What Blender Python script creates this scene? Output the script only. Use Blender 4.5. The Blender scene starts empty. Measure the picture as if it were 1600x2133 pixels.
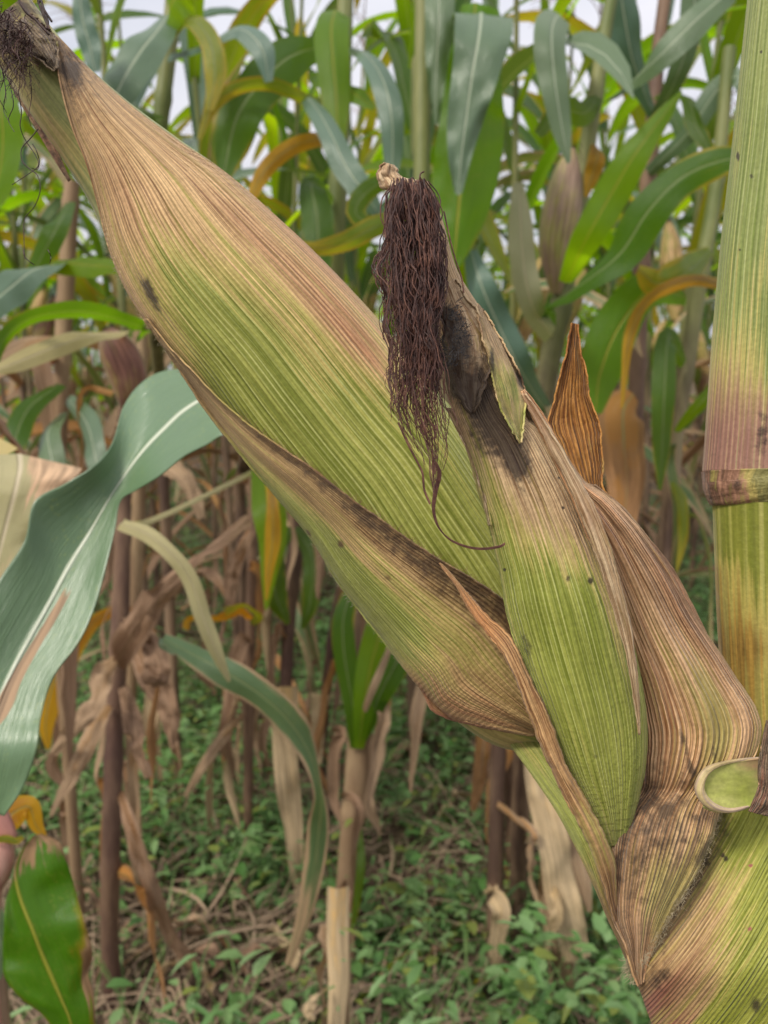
import bpy, math, random
import numpy as np
from mathutils import Vector

R = math.radians
scene = bpy.context.scene
C = scene.collection

# ------------------------------------------------------------------ camera, sky, sun, exposure
CAM_H, PITCH, FPX, IW, IH = 1.0, R(10.0), 1720.0, 1600.0, 2133.0
cam_d = bpy.data.cameras.new('camera')
cam = bpy.data.objects.new('camera', cam_d); C.objects.link(cam)
cam.location = (0, 0, CAM_H); cam.rotation_euler = (R(90) - PITCH, 0, 0)
cam_d.sensor_fit = 'VERTICAL'; cam_d.sensor_height = 32.0
cam_d.lens = FPX / IH * 32.0
cam_d.clip_start = 0.02; cam_d.clip_end = 900
cam_d.dof.use_dof = True; cam_d.dof.focus_distance = 0.225
cam_d.dof.aperture_fstop = cam_d.lens / 1.6
scene.camera = cam

SUN_EL, SUN_AZ = R(52), R(226)
w = bpy.data.worlds.new('World'); scene.world = w; w.use_nodes = True
nt = w.node_tree; N = nt.nodes; L = nt.links
for n in list(N): N.remove(n)
out = N.new('ShaderNodeOutputWorld')
sky = N.new('ShaderNodeTexSky'); sky.sky_type = 'NISHITA'; sky.sun_disc = False
sky.sun_elevation = SUN_EL; sky.sun_rotation = SUN_AZ; sky.dust_density = 3.0; sky.air_density = 1.2
bg1 = N.new('ShaderNodeBackground'); bg1.inputs[1].default_value = 0.065
L.new(sky.outputs[0], bg1.inputs[0])
tc = N.new('ShaderNodeTexCoord')
mp = N.new('ShaderNodeMapping'); mp.inputs['Scale'].default_value = (1, 1, 2.6)
L.new(tc.outputs['Generated'], mp.inputs[0])
cn = N.new('ShaderNodeTexNoise'); cn.inputs['Scale'].default_value = 2.2; cn.inputs['Detail'].default_value = 6
L.new(mp.outputs[0], cn.inputs['Vector'])
cr = N.new('ShaderNodeMapRange'); cr.inputs[1].default_value = 0.30; cr.inputs[2].default_value = 0.60
cr.inputs[3].default_value = 0.62; cr.inputs[4].default_value = 1.0
L.new(cn.outputs['Fac'], cr.inputs[0])
# overcast layer (a cloud deck is brighter overhead than at the horizon)
sp = N.new('ShaderNodeSeparateXYZ'); L.new(tc.outputs['Generated'], sp.inputs[0])
gr = N.new('ShaderNodeMapRange'); gr.inputs[1].default_value = 0.0; gr.inputs[2].default_value = 1.0
gr.inputs[3].default_value = 0.37; gr.inputs[4].default_value = 0.78
L.new(sp.outputs['Z'], gr.inputs[0])
bg2 = N.new('ShaderNodeBackground'); bg2.inputs[0].default_value = (0.93, 0.925, 1.0, 1)
L.new(gr.outputs[0], bg2.inputs[1])
mx = N.new('ShaderNodeMixShader')
L.new(cr.outputs[0], mx.inputs[0]); L.new(bg1.outputs[0], mx.inputs[1]); L.new(bg2.outputs[0], mx.inputs[2])
L.new(mx.outputs[0], out.inputs[0])

sd = bpy.data.lights.new('sun', 'SUN'); sd.energy = 1.5; sd.angle = R(12); sd.color = (1.0, 0.94, 0.83)
so = bpy.data.objects.new('sun', sd); C.objects.link(so)
_dir = Vector((math.sin(SUN_AZ) * math.cos(SUN_EL), math.cos(SUN_AZ) * math.cos(SUN_EL), math.sin(SUN_EL)))
so.rotation_euler = _dir.to_track_quat('Z', 'Y').to_euler(); so.location = (0, 0, 6)
scene.view_settings.view_transform = 'Standard'; scene.view_settings.look = 'None'
scene.view_settings.gamma = 1; scene.view_settings.exposure = 0.97
scene.view_settings.use_curve_mapping = False

# ------------------------------------------------------------------ small maths helpers
rng = np.random.default_rng(7)
random.seed(7)
SP, CP = math.sin(PITCH), math.cos(PITCH)

def at(px, py, d):
    """a point seen at (px,py) of the photograph, d metres in front of the camera"""
    px = np.asarray(px, float); py = np.asarray(py, float); d = np.asarray(d, float)
    x = (px - IW / 2) / FPX * d; u = (IH / 2 - py) / FPX * d
    return np.stack([x + 0 * d, d * CP + u * SP, CAM_H - d * SP + u * CP], -1)

def ground_d(py):
    a = (py - IH / 2) / FPX
    return CAM_H / (SP + a * CP)

def cr_interp(pts, n, par=None):
    """smooth (Catmull-Rom) resampling of control rows"""
    p = np.asarray(pts, float); k = len(p)
    if par is None:
        q = p[:, :2] if p.shape[1] >= 2 else p
        par = np.concatenate([[0], np.cumsum(np.sqrt((np.diff(q, axis=0) ** 2).sum(1)) + 1e-9)])
    par = par / par[-1]
    t = np.linspace(0, 1, n)
    m = np.zeros_like(p)
    for i in range(k):
        a = max(i - 1, 0); b = min(i + 1, k - 1)
        m[i] = (p[b] - p[a]) / (par[b] - par[a])
    i = np.clip(np.searchsorted(par, t, side='right') - 1, 0, k - 2)
    h = par[i + 1] - par[i]; s = ((t - par[i]) / h)[:, None]; h = h[:, None]
    return ((2*s**3 - 3*s**2 + 1) * p[i] + (s**3 - 2*s**2 + s) * h * m[i]
            + (-2*s**3 + 3*s**2) * p[i+1] + (s**3 - s**2) * h * m[i+1])

def vnoise(x, y, seed=0):
    x = np.asarray(x, float); y = np.asarray(y, float)
    xi = np.floor(x).astype(int); yi = np.floor(y).astype(int)
    fx = x - xi; fy = y - yi; fx = fx*fx*(3-2*fx); fy = fy*fy*(3-2*fy)
    def h(a, b):
        v = np.sin(a * 127.1 + b * 311.7 + seed * 74.7) * 43758.5453
        return v - np.floor(v)
    return ((h(xi, yi)*(1-fx) + h(xi+1, yi)*fx)*(1-fy) + (h(xi, yi+1)*(1-fx) + h(xi+1, yi+1)*fx)*fy) * 2 - 1

def sstep(a, b, x):
    t = np.clip((x - a) / (b - a), 0, 1); return t*t*(3-2*t)

# ------------------------------------------------------------------ mesh helpers
def grid_mesh(name, P, UV=None, mask=None, smooth=True):
    nv, nu = P.shape[:2]
    me = bpy.data.meshes.new(name)
    idx = np.arange(nv * nu).reshape(nv, nu)
    f = np.stack([idx[:-1, :-1], idx[:-1, 1:], idx[1:, 1:], idx[1:, :-1]], -1).reshape(-1, 4)
    return raw_mesh(name, P.reshape(-1, 3), f, None if UV is None else UV.reshape(-1, 2),
                    None if mask is None else mask.reshape(-1, 3), smooth)

def raw_mesh(name, V, F, UV=None, mask=None, smooth=True):
    me = bpy.data.meshes.new(name)
    V = np.ascontiguousarray(V, dtype=np.float32); F = np.ascontiguousarray(F, dtype=np.int32)
    me.vertices.add(len(V)); me.vertices.foreach_set('co', V.ravel())
    k = F.shape[1]
    me.loops.add(F.size); me.loops.foreach_set('vertex_index', F.ravel())
    me.polygons.add(len(F))
    me.polygons.foreach_set('loop_start', np.arange(0, F.size, k, dtype=np.int32))
    if smooth: me.polygons.foreach_set('use_smooth', np.ones(len(F), dtype=bool))
    if UV is not None:
        ul = me.uv_layers.new(name='UVMap')
        ul.data.foreach_set('uv', np.asarray(UV, dtype=np.float32)[F.ravel()].ravel())
    if mask is not None:
        ca = me.color_attributes.new('mask', 'FLOAT_COLOR', 'POINT')
        m4 = np.concatenate([np.asarray(mask, dtype=np.float32), np.ones((len(V), 1), dtype=np.float32)], 1)
        ca.data.foreach_set('color', m4.ravel())
    me.update(calc_edges=True); me.validate()
    return me

def obj(name, me, mat, parent=None, **props):
    o = bpy.data.objects.new(name, me); C.objects.link(o)
    if mat is not None and not me.materials: me.materials.append(mat)
    if parent is not None:
        o.parent = parent
        o.matrix_parent_inverse = parent.matrix_world.inverted() if False else o.matrix_parent_inverse
        # roots that parent world-space meshes sit at a real base point: keep the mesh where it is
        off = parent.get('_base')
        if off is not None:
            o.location = (-off[0], -off[1], -off[2])
    for k, v in props.items(): o[k] = v
    return o

def empty(name, loc=(0, 0, 0), rz=0, label=None, cat=None, group=None, parent=None):
    o = bpy.data.objects.new(name, None); C.objects.link(o)
    o.location = loc; o.rotation_euler = (0, 0, rz); o.empty_display_size = 0.05
    if label: o['label'] = label
    if cat: o['category'] = cat
    if group: o['group'] = group
    if parent is not None: o.parent = parent
    return o

def tube_rings(pts, rad, ns=16, squash=1.0, up=(0.13, 0.9, 0.2)):
    pts = np.asarray(pts, float); rad = np.asarray(rad, float)
    T = np.gradient(pts, axis=0); T /= np.linalg.norm(T, axis=1)[:, None] + 1e-12
    upv = np.array(up, float)
    A = np.cross(T, upv); A /= np.linalg.norm(A, axis=1)[:, None] + 1e-9
    B = np.cross(A, T)
    th = np.linspace(0, 2*np.pi, ns + 1)
    P = pts[:, None] + rad[:, None, None] * (np.cos(th)[None, :, None] * A[:, None] + squash * np.sin(th)[None, :, None] * B[:, None])
    ln = np.concatenate([[0], np.cumsum(np.linalg.norm(np.diff(pts, axis=0), axis=1))])
    UV = np.stack(np.broadcast_arrays((th / (2*np.pi))[None, :], ln[:, None]), -1)
    return P, UV

def tubes_mesh(name, strands, ns=4):
    """many thin tubes in one mesh; strands = [(pts, radii)]"""
    VV, FF, UU = [], [], []; o = 0
    for pts, rad in strands:
        P, UV = tube_rings(pts, rad, ns); nv, nu = P.shape[:2]
        idx = np.arange(nv*nu).reshape(nv, nu) + o
        FF.append(np.stack([idx[:-1, :-1], idx[:-1, 1:], idx[1:, 1:], idx[1:, :-1]], -1).reshape(-1, 4))
        VV.append(P.reshape(-1, 3)); UU.append(UV.reshape(-1, 2)); o += nv*nu
    return raw_mesh(name, np.concatenate(VV), np.concatenate(FF), np.concatenate(UU))

# ------------------------------------------------------------------ node helper
class NG:
    def __init__(s, name):
        s.m = bpy.data.materials.new(name); s.m.use_nodes = True
        s.t = s.m.node_tree; s.N = s.t.nodes; s.L = s.t.links
        for n in list(s.N): s.N.remove(n)
        s.out = s.N.new('ShaderNodeOutputMaterial')
    def lk(s, a, b):
        if hasattr(a, 'is_output'): s.L.new(a, b)
        else: b.default_value = a
    def math(s, op, a, b=None, c=None, clamp=False):
        n = s.N.new('ShaderNodeMath'); n.operation = op; n.use_clamp = clamp
        s.lk(a, n.inputs[0])
        if b is not None: s.lk(b, n.inputs[1])
        if c is not None: s.lk(c, n.inputs[2])
        return n.outputs[0]
    def rng(s, x, a, b, c=0.0, d=1.0, smooth=True):
        n = s.N.new('ShaderNodeMapRange'); n.interpolation_type = 'SMOOTHSTEP' if smooth else 'LINEAR'
        s.lk(x, n.inputs[0])
        for i, v in enumerate((a, b, c, d)): s.lk(v, n.inputs[i+1])
        return n.outputs[0]
    def mix(s, f, a, b, blend='MIX'):
        n = s.N.new('ShaderNodeMix'); n.data_type = 'RGBA'; n.blend_type = blend
        s.lk(f, n.inputs[0])
        for v, i in ((a, 6), (b, 7)):
            if isinstance(v, (tuple, list)) and len(v) == 3: v = (*v, 1)
            s.lk(v, n.inputs[i])
        return n.outputs[2]
    def comb(s, x, y, z=0.0):
        n = s.N.new('ShaderNodeCombineXYZ')
        for i, v in enumerate((x, y, z)): s.lk(v, n.inputs[i])
        return n.outputs[0]
    def noise(s, vec, scale=1.0, detail=2.0, rough=0.5):
        n = s.N.new('ShaderNodeTexNoise'); n.inputs['Scale'].default_value = scale
        n.inputs['Detail'].default_value = detail; n.inputs['Roughness'].default_value = rough
        s.L.new(vec, n.inputs['Vector']); return n.outputs['Fac']
    def uv(s):
        n = s.N.new('ShaderNodeUVMap'); n.uv_map = 'UVMap'
        q = s.N.new('ShaderNodeSeparateXYZ'); s.L.new(n.outputs[0], q.inputs[0]); return q.outputs[0], q.outputs[1]
    def pos(s):
        return s.N.new('ShaderNodeTexCoord').outputs['Object']
    def mask(s):
        n = s.N.new('ShaderNodeAttribute'); n.attribute_name = 'mask'
        q = s.N.new('ShaderNodeSeparateColor'); s.L.new(n.outputs['Color'], q.inputs[0]); return q.outputs
    def rand(s):
        return s.N.new('ShaderNodeObjectInfo').outputs['Random']
    def bump(s, h, dist, strength=1.0):
        n = s.N.new('ShaderNodeBump'); n.inputs['Distance'].default_value = dist
        n.inputs['Strength'].default_value = strength; s.L.new(h, n.inputs['Height']); return n.outputs[0]
    def finish(s, col, rough=0.6, nor=None, spec=0.3, trans=None, tfac=0.0, sheen=0.0):
        p = s.N.new('ShaderNodeBsdfPrincipled')
        s.lk(col if not isinstance(col, tuple) else (*col, 1), p.inputs['Base Color'])
        s.lk(rough, p.inputs['Roughness']); p.inputs['Specular IOR Level'].default_value = spec
        if sheen: p.inputs['Sheen Weight'].default_value = sheen; p.inputs['Sheen Roughness'].default_value = 0.4
        if nor is not None: s.L.new(nor, p.inputs['Normal'])
        if trans is not None:
            t = s.N.new('ShaderNodeBsdfTranslucent'); s.lk(trans if not isinstance(trans, tuple) else (*trans, 1), t.inputs[0])
            m = s.N.new('ShaderNodeMixShader'); m.inputs[0].default_value = tfac
            s.L.new(p.outputs[0], m.inputs[1]); s.L.new(t.outputs[0], m.inputs[2]); s.L.new(m.outputs[0], s.out.inputs[0])
        else: s.L.new(p.outputs[0], s.out.inputs[0])
        return s.m

# ------------------------------------------------------------------ materials
def husk_mat(name, g1=(0.16, 0.19, 0.018), g2=(0.40, 0.41, 0.09), d1=(0.23, 0.095, 0.035), d2=(0.74, 0.50, 0.24),
             pink=(0.42, 0.13, 0.075), dark=(0.035, 0.022, 0.016), veins=56, fib=260, vl=6.0, vcol=(0.62, 0.62, 0.24),
             vein_k=0.55, bump=0.0003, tf=0.06, valley=0.3, ycol=(0.56, 0.47, 0.13), rib_b=0.28):
    s = NG(name); u, v = s.uv(); r, g, b = s.mask()[:3]
    # long slightly wandering fibres
    wob = s.noise(s.comb(s.math('MULTIPLY', u, 3.0), s.math('MULTIPLY', v, 3.0)), 1.0, 1.0)
    uu = s.math('ADD', u, s.math('MULTIPLY', s.math('SUBTRACT', wob, 0.5), 0.012))
    fine = s.noise(s.comb(s.math('MULTIPLY', uu, fib), s.math('MULTIPLY', v, vl)), 1.0, 3.0, 0.6)
    mid = s.noise(s.comb(s.math('MULTIPLY', uu, fib*0.22), s.math('MULTIPLY', v, vl*0.45), 4.0), 1.0, 3.0, 0.6)
    broad = s.noise(s.comb(s.math('MULTIPLY', uu, fib*0.035), s.math('MULTIPLY', v, vl*0.5), 9.0), 1.0, 3.0, 0.55)
    gr = s.noise(s.pos(), 900.0, 2.0)
    streak = s.math('ADD', s.math('MULTIPLY', s.math('SUBTRACT', fine, 0.5), 0.9), s.math('ADD', s.math('MULTIPLY', s.math('SUBTRACT', mid, 0.5), 1.1), s.math('MULTIPLY', s.math('SUBTRACT', broad, 0.5), 0.9)))
    green = s.mix(s.rng(mid, 0.3, 0.7), g1, g2)
    dry = s.mix(s.rng(s.math('ADD', s.math('MULTIPLY', fine, 0.55), s.math('MULTIPLY', mid, 0.45)), 0.40, 0.60), d1, d2)
    df = s.rng(s.math('ADD', r, s.math('MULTIPLY', streak, 1.25)), 0.22, 0.78)
    col = s.mix(df, green, dry)
    col = s.mix(s.math('MULTIPLY', s.math('MULTIPLY', df, s.math('SUBTRACT', 1.0, df)), 2.2), col, ycol)
    pf = s.rng(s.math('ADD', g, s.math('MULTIPLY', streak, 0.7)), 0.35, 0.85, 0.0, 0.9)
    col = s.mix(pf, col, pink)
    # veins: ridges
    ph = s.math('MULTIPLY', uu, 2*math.pi*veins)
    sn = s.math('SINE', s.math('ADD', ph, s.math('MULTIPLY', mid, 3.0)))
    line = s.rng(sn, 0.35, 1.0)
    vm = s.math('MULTIPLY', line, s.rng(s.noise(s.comb(s.math('MULTIPLY', uu, veins*0.9), s.math('MULTIPLY', v, 2.5), 2.0), 1.0, 1.0), 0.35, 0.65))
    lc = s.mix(df, vcol, tuple(min(1, c*1.18) for c in d2))
    col = s.mix(s.math('MULTIPLY', vm, vein_k), col, lc)
    if valley:  # dry brown rib valleys, darkened further with occlusion shade put into the colour
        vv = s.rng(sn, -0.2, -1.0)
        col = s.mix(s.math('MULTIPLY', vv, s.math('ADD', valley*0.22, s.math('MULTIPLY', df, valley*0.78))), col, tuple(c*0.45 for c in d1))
    # dark short fibre specks in the dry tissue
    spk = s.rng(s.noise(s.comb(s.math('MULTIPLY', uu, fib*0.9), s.math('MULTIPLY', v, vl*5), 7.0), 1.0, 2.0), 0.64, 0.74)
    col = s.mix(s.math('MULTIPLY', s.math('MULTIPLY', spk, df), 0.55), col, tuple(c*0.4 for c in d1))
    # small round blemishes
    vor = s.N.new('ShaderNodeTexVoronoi'); vor.inputs['Scale'].default_value = 42.0
    s.L.new(s.pos(), vor.inputs['Vector'])
    bl = s.math('MULTIPLY', s.rng(vor.outputs['Distance'], 0.085, 0.03), s.rng(s.noise(s.pos(), 60.0, 1.0), 0.52, 0.6))
    col = s.mix(s.math('MULTIPLY', bl, 0.8), col, (0.10, 0.035, 0.02))
    kf = s.rng(s.math('ADD', b, s.math('ADD', s.math('MULTIPLY', streak, 0.45), s.math('MULTIPLY', s.math('SUBTRACT', s.noise(s.pos(), 300.0, 5.0, 0.7), 0.5), 1.3))), 0.34, 0.86, 0.0, 0.88)
    col = s.mix(kf, col, dark)
    col = s.mix(0.5, col, s.mix(gr, (0.5, 0.5, 0.5), (1.5, 1.5, 1.5)), 'MULTIPLY')
    col = s.mix(0.5, col, s.mix(s.rng(fine, .3, .7), (0.72, 0.70, 0.66), (1.25, 1.24, 1.2)), 'MULTIPLY')
    ramp = s.noise(s.comb(s.math('MULTIPLY', uu, veins*0.33), s.math('MULTIPLY', v, 1.7), 6.0), 1.0, 2.0)
    h = s.math('ADD', s.math('MULTIPLY', s.math('MULTIPLY', sn, s.rng(ramp, .3, .7, .25, 1.6)), rib_b), s.math('ADD', s.math('MULTIPLY', fine, 0.7), s.math('MULTIPLY', mid, 1.0)))
    crk = s.noise(s.comb(s.math('MULTIPLY', uu, veins*0.5), s.math('MULTIPLY', v, vl*2.5), 3.0), 1.0, 3.0, 0.6)
    h = s.math('ADD', h, s.math('ADD', s.math('MULTIPLY', crk, 1.0), s.math('MULTIPLY', s.noise(s.pos(), 130.0, 4.0, 0.65), 1.8)))
    nor = s.bump(h, bump)
    tr = s.mix(0.5, col, (1.0, 0.85, 0.4), 'MULTIPLY')
    return s.finish(col, s.rng(fine, 0.2, 0.8, 0.42, 0.62), nor, 0.32, tr, tf, 0.12)

def leaf_mat(name, top=(0.036, 0.095, 0.006), tr=(0.22, 0.44, 0.005), rib=(0.30, 0.36, 0.16), rib_k=0.85, yel=0.36, dry=0.06,
             ycol=(0.42, 0.33, 0.02), dcol=(0.36, 0.23, 0.12), tf=0.45, rough=0.42, spec=0.36, spots=0.35, ribw=0.035):
    s = NG(name); u, v = s.uv(); r, g, b = s.mask()[:3]; rnd = s.rand()
    off = s.math('MULTIPLY', rnd, 37.0)
    c = s.math('ABSOLUTE', s.math('SUBTRACT', u, 0.5))
    fine = s.noise(s.comb(s.math('MULTIPLY', u, 90), s.math('MULTIPLY', v, 5), off), 1.0, 2.0)
    big = s.noise(s.comb(s.math('MULTIPLY', u, 2.2), s.math('MULTIPLY', v, 5), off), 1.0, 4.0, 0.6)
    streak = s.noise(s.comb(s.math('MULTIPLY', u, 16), s.math('MULTIPLY', v, 3.0), off), 1.0, 3.0, 0.6)
    k = s.math('ADD', 0.72, s.math('MULTIPLY', s.math('ADD', s.math('MULTIPLY', fine, 0.45), s.math('MULTIPLY', big, 0.3)), 0.75))
    bw = s.comb(k, k, k)
    hue = s.rng(rnd, 0.0, 1.0)
    topc = s.mix(hue, top, (top[0]*1.25, top[1]*1.05, top[2]*0.7))
    trc = s.mix(hue, tr, (tr[0]*1.5, tr[1]*1.1, tr[2]))
    edge = s.rng(c, 0.30, 0.52)
    yf = s.math('ADD', s.math('MULTIPLY', edge, 0.35), s.math('ADD', s.math('MULTIPLY', big, 0.7), s.math('MULTIPLY', streak, 0.5)))
    yf = s.math('ADD', yf, s.math('ADD', g, s.math('MULTIPLY', s.math('SUBTRACT', s.rng(v, 0.0, 1.0, 0, 1, False), 0.5), 0.35)))
    ym = s.rng(yf, 1.12 - yel*0.75, 1.42 - yel*0.75)
    dm = s.rng(s.math('ADD', yf, s.math('MULTIPLY', r, s.math('ADD', 0.35, s.math('MULTIPLY', streak, 2.4)))), 1.36 - dry*1.2, 1.55 - dry*1.2)
    topc = s.mix(s.math('MULTIPLY', ym, 0.8), topc, ycol); trc = s.mix(s.math('MULTIPLY', ym, 0.9), trc, (ycol[0]*1.25, ycol[1]*0.95, ycol[2]))
    vor = s.N.new('ShaderNodeTexVoronoi'); vor.inputs['Scale'].default_value = 1.0
    s.L.new(s.comb(s.math('MULTIPLY', u, 26), s.math('MULTIPLY', v, 80), off), vor.inputs['Vector'])
    sm = s.math('MULTIPLY', s.rng(vor.outputs['Distance'], 0.30, 0.12), s.math('MULTIPLY', s.rng(big, 0.42, 0.6), spots))
    topc = s.mix(sm, topc, (0.35, 0.38, 0.05)); trc = s.mix(sm, trc, (0.40, 0.42, 0.03))
    dc = s.mix(s.rng(streak, 0.3, 0.7), tuple(x*0.62 for x in dcol), tuple(min(1, x*1.35) for x in dcol))
    topc = s.mix(dm, topc, dc); trc = s.mix(dm, trc, s.mix(0.5, dc, (0.35, 0.17, 0.05)))
    rm = s.rng(c, ribw, ribw*0.35)
    rm2 = s.math('MULTIPLY', rm, rib_k)
    topc = s.mix(rm2, topc, s.mix(dm, rib, tuple(min(1, x*1.2) for x in dcol))); trc = s.mix(s.math('MULTIPLY', rm2, 0.6), trc, (rib[0], rib[1]*0.9, rib[2]*0.3))
    topc = s.mix(s.rng(b, 0.1, 0.9), topc, (0.03, 0.02, 0.015))
    topc = s.mix(1.0, topc, bw, 'MULTIPLY'); trc = s.mix(1.0, trc, bw, 'MULTIPLY')
    h = s.math('ADD', s.math('MULTIPLY', fine, 1.4), s.math('ADD', s.math('MULTIPLY', rm, 4.0), s.math('MULTIPLY', big, 5.0)))
    nor = s.bump(h, 0.0003)
    return s.finish(topc, s.rng(dm, 0, 1, rough, 0.75), nor, spec, trc, tf)

HUSK_MAIN = husk_mat('husk_green_brown')
HUSK_LOW = husk_mat('husk_lower', g1=(0.19, 0.22, 0.025), g2=(0.40, 0.42, 0.11), d1=(0.19, 0.09, 0.035), d2=(0.62, 0.43, 0.19), dark=(0.075, 0.045, 0.028), veins=44, fib=210)
HUSK_TWO = husk_mat('husk_small_ear', dark=(0.022, 0.014, 0.012), g1=(0.165, 0.20, 0.018), g2=(0.38, 0.40, 0.08), d1=(0.24, 0.12, 0.05), d2=(0.70, 0.50, 0.27), veins=38, fib=170)
HUSK_PALE = husk_mat('husk_inner_pale', g1=(0.24, 0.26, 0.07), g2=(0.38, 0.39, 0.15), d1=(0.25, 0.10, 0.05), d2=(0.42, 0.32, 0.17), veins=18, fib=100, vein_k=0.25, bump=0.00015)
HUSK_RIB = husk_mat('husk_ribbed_dry', g1=(0.36, 0.28, 0.08), g2=(0.52, 0.42, 0.16), d1=(0.36, 0.145, 0.055), d2=(0.86, 0.57, 0.31), pink=(0.66, 0.27, 0.13), dark=(0.085, 0.055, 0.033), veins=34, fib=170, vein_k=0.6, bump=0.0005, valley=0.42, rib_b=.5)
HUSK_EDGE = husk_mat('husk_edge_orange', g1=(0.26, 0.24, 0.06), g2=(0.4, 0.36, 0.12), d1=(0.20, 0.085, 0.028), d2=(0.56, 0.34, 0.15), pink=(0.5, 0.2, 0.06), veins=5, fib=36, vein_k=0.4, bump=0.0004)
NODE = husk_mat('node_scar', g1=(0.20, 0.18, 0.06), g2=(0.28, 0.26, 0.09), d1=(0.10, 0.045, 0.032), d2=(0.36, 0.19, 0.12), pink=(0.3, 0.1, 0.07), veins=12, fib=60, vl=30, vein_k=0.1, bump=0.0006, valley=0.1)
COLLAR = husk_mat('collar_green', g1=(0.42, 0.47, 0.10), g2=(0.62, 0.62, 0.22), d1=(0.4, 0.25, 0.12), d2=(0.6, 0.45, 0.25), pink=(0.55, 0.24, 0.2), veins=7, fib=30, vein_k=0.15, bump=0.0001, tf=.25)
HUSK_ORANGE = husk_mat('husk_orange_dry', g1=(0.4, 0.2, 0.06), g2=(0.5, 0.3, 0.1), d1=(0.36, 0.13, 0.03), d2=(0.74, 0.38, 0.10), veins=15, fib=70, vein_k=0.5, bump=0.0008, tf=0.35, valley=0.7, rib_b=.5)
HUSK_TAN = husk_mat('husk_tan_edge', d1=(0.30, 0.16, 0.07), d2=(0.60, 0.45, 0.27), veins=5, fib=40, vein_k=0.5)
HUSK_KNOB = husk_mat('husk_knob_brown', g1=(0.22, 0.24, 0.05), g2=(0.36, 0.36, 0.12), d1=(0.13, 0.08, 0.045), d2=(0.34, 0.25, 0.15), veins=15, fib=70, vein_k=0.7, bump=0.0009, valley=0.5)
SHEATH = husk_mat('sheath_green', g1=(0.20, 0.225, 0.02), g2=(0.37, 0.38, 0.06), d1=(0.26, 0.12, 0.06), d2=(0.50, 0.34, 0.15), veins=84, fib=300, vein_k=0.4, bump=0.0004, valley=0.4, vcol=(0.5, 0.52, 0.16), pink=(0.30, 0.06, 0.07))
STALK_UP = husk_mat('stalk_upper', g1=(0.17, 0.22, 0.045), g2=(0.31, 0.35, 0.11), d1=(0.30, 0.17, 0.07), d2=(0.50, 0.37, 0.17), veins=64, fib=300, vl=4, vein_k=0.5, bump=0.00025, vcol=(0.52, 0.55, 0.26), pink=(0.27, 0.125, 0.105))
STALK_LOW = husk_mat('stalk_lower', g1=(0.12, 0.15, 0.016), g2=(0.27, 0.27, 0.04), d1=(0.09, 0.035, 0.010), d2=(0.36, 0.22, 0.045), veins=20, fib=46, vl=1.4, vein_k=0.5, bump=0.0003, vcol=(0.55, 0.50, 0.16))
RIM = husk_mat('collar_rim', g1=(0.46, 0.33, 0.24), g2=(0.58, 0.45, 0.32), d1=(0.28, 0.15, 0.10), d2=(0.58, 0.42, 0.32), veins=3, fib=14, vein_k=0.2, bump=0.0003)

def simple_mat(name, c1, c2, scale=60, rough=0.7, spec=0.3, bump=0.0004, stretch=(1, 1, 1)):
    s = NG(name)
    mpn = s.N.new('ShaderNodeMapping'); mpn.inputs['Scale'].default_value = stretch; s.L.new(s.pos(), mpn.inputs[0])
    n = s.noise(mpn.outputs[0], scale, 4.0, 0.6)
    n2 = s.math('ADD', s.math('MULTIPLY', n, 0.8), s.math('MULTIPLY', s.rand(), 0.2))
    return s.finish(s.mix(s.rng(n2, 0.3, 0.7), c1, c2), rough, s.bump(n, bump), spec)

SILK = simple_mat('silk_dark', (0.022, 0.010, 0.008), (0.085, 0.035, 0.025), 260, 0.55, 0.35)
SILK_BROWN = simple_mat('silk_brown', (0.07, 0.026, 0.018), (0.24, 0.11, 0.07), 260, 0.55, 0.35)
FUZZ = simple_mat('fuzz_pale', (0.30, 0.24, 0.14), (0.55, 0.47, 0.30), 300, 0.7)
MOULD = simple_mat('mould_dark', (0.012, 0.011, 0.012), (0.06, 0.055, 0.055), 500, 0.85)

M_FRESH = leaf_mat('leaf_fresh')
M_BLUE = leaf_mat('leaf_blue_green', spec=0.6, top=(0.085, 0.155, 0.105), tr=(0.12, 0.26, 0.02), rib=(0.46, 0.52, 0.36), yel=0.05, tf=0.22, rough=0.38, spots=0.1)
M_BIG = leaf_mat('leaf_big_blue', spec=0.8, top=(0.095, 0.19, 0.135), tr=(0.10, 0.20, 0.03), rib=(0.62, 0.66, 0.50), yel=0.05, tf=0.12, rough=0.36, spots=0.25, ribw=0.03, rib_k=.95, dcol=(.30,.19,.105))
M_YEL = leaf_mat('leaf_yellowing', top=(0.14, 0.21, 0.025), tr=(0.36, 0.46, 0.01), yel=0.75, dry=0.12, tf=0.45)
M_LIT = leaf_mat('leaf_vivid', top=(0.07, 0.17, 0.008), tr=(0.34, 0.66, 0.005), yel=0.22, tf=0.55, rib=(0.45, 0.42, 0.06), spots=0.75)
M_GOLD = leaf_mat('leaf_gold', top=(0.30, 0.17, 0.02), tr=(0.62, 0.33, 0.01), yel=0.9, dry=0.2, tf=0.5, ycol=(0.55, 0.33, 0.01))
M_DRY = leaf_mat('leaf_dry', top=(0.34, 0.22, 0.12), tr=(0.38, 0.20, 0.08), yel=0.2, dry=0.8, tf=0.25, rough=0.7, spec=0.2, dcol=(0.42, 0.29, 0.18), rib=(0.5, 0.38, 0.22), rib_k=0.5)
M_DRYB = leaf_mat('leaf_dry_brown', top=(0.2, 0.12, 0.07), tr=(0.25, 0.12, 0.05), dry=0.8, tf=0.2, rough=0.75, spec=0.2, dcol=(0.32, 0.205, 0.13), rib=(0.36, 0.25, 0.14), rib_k=0.5)
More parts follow.
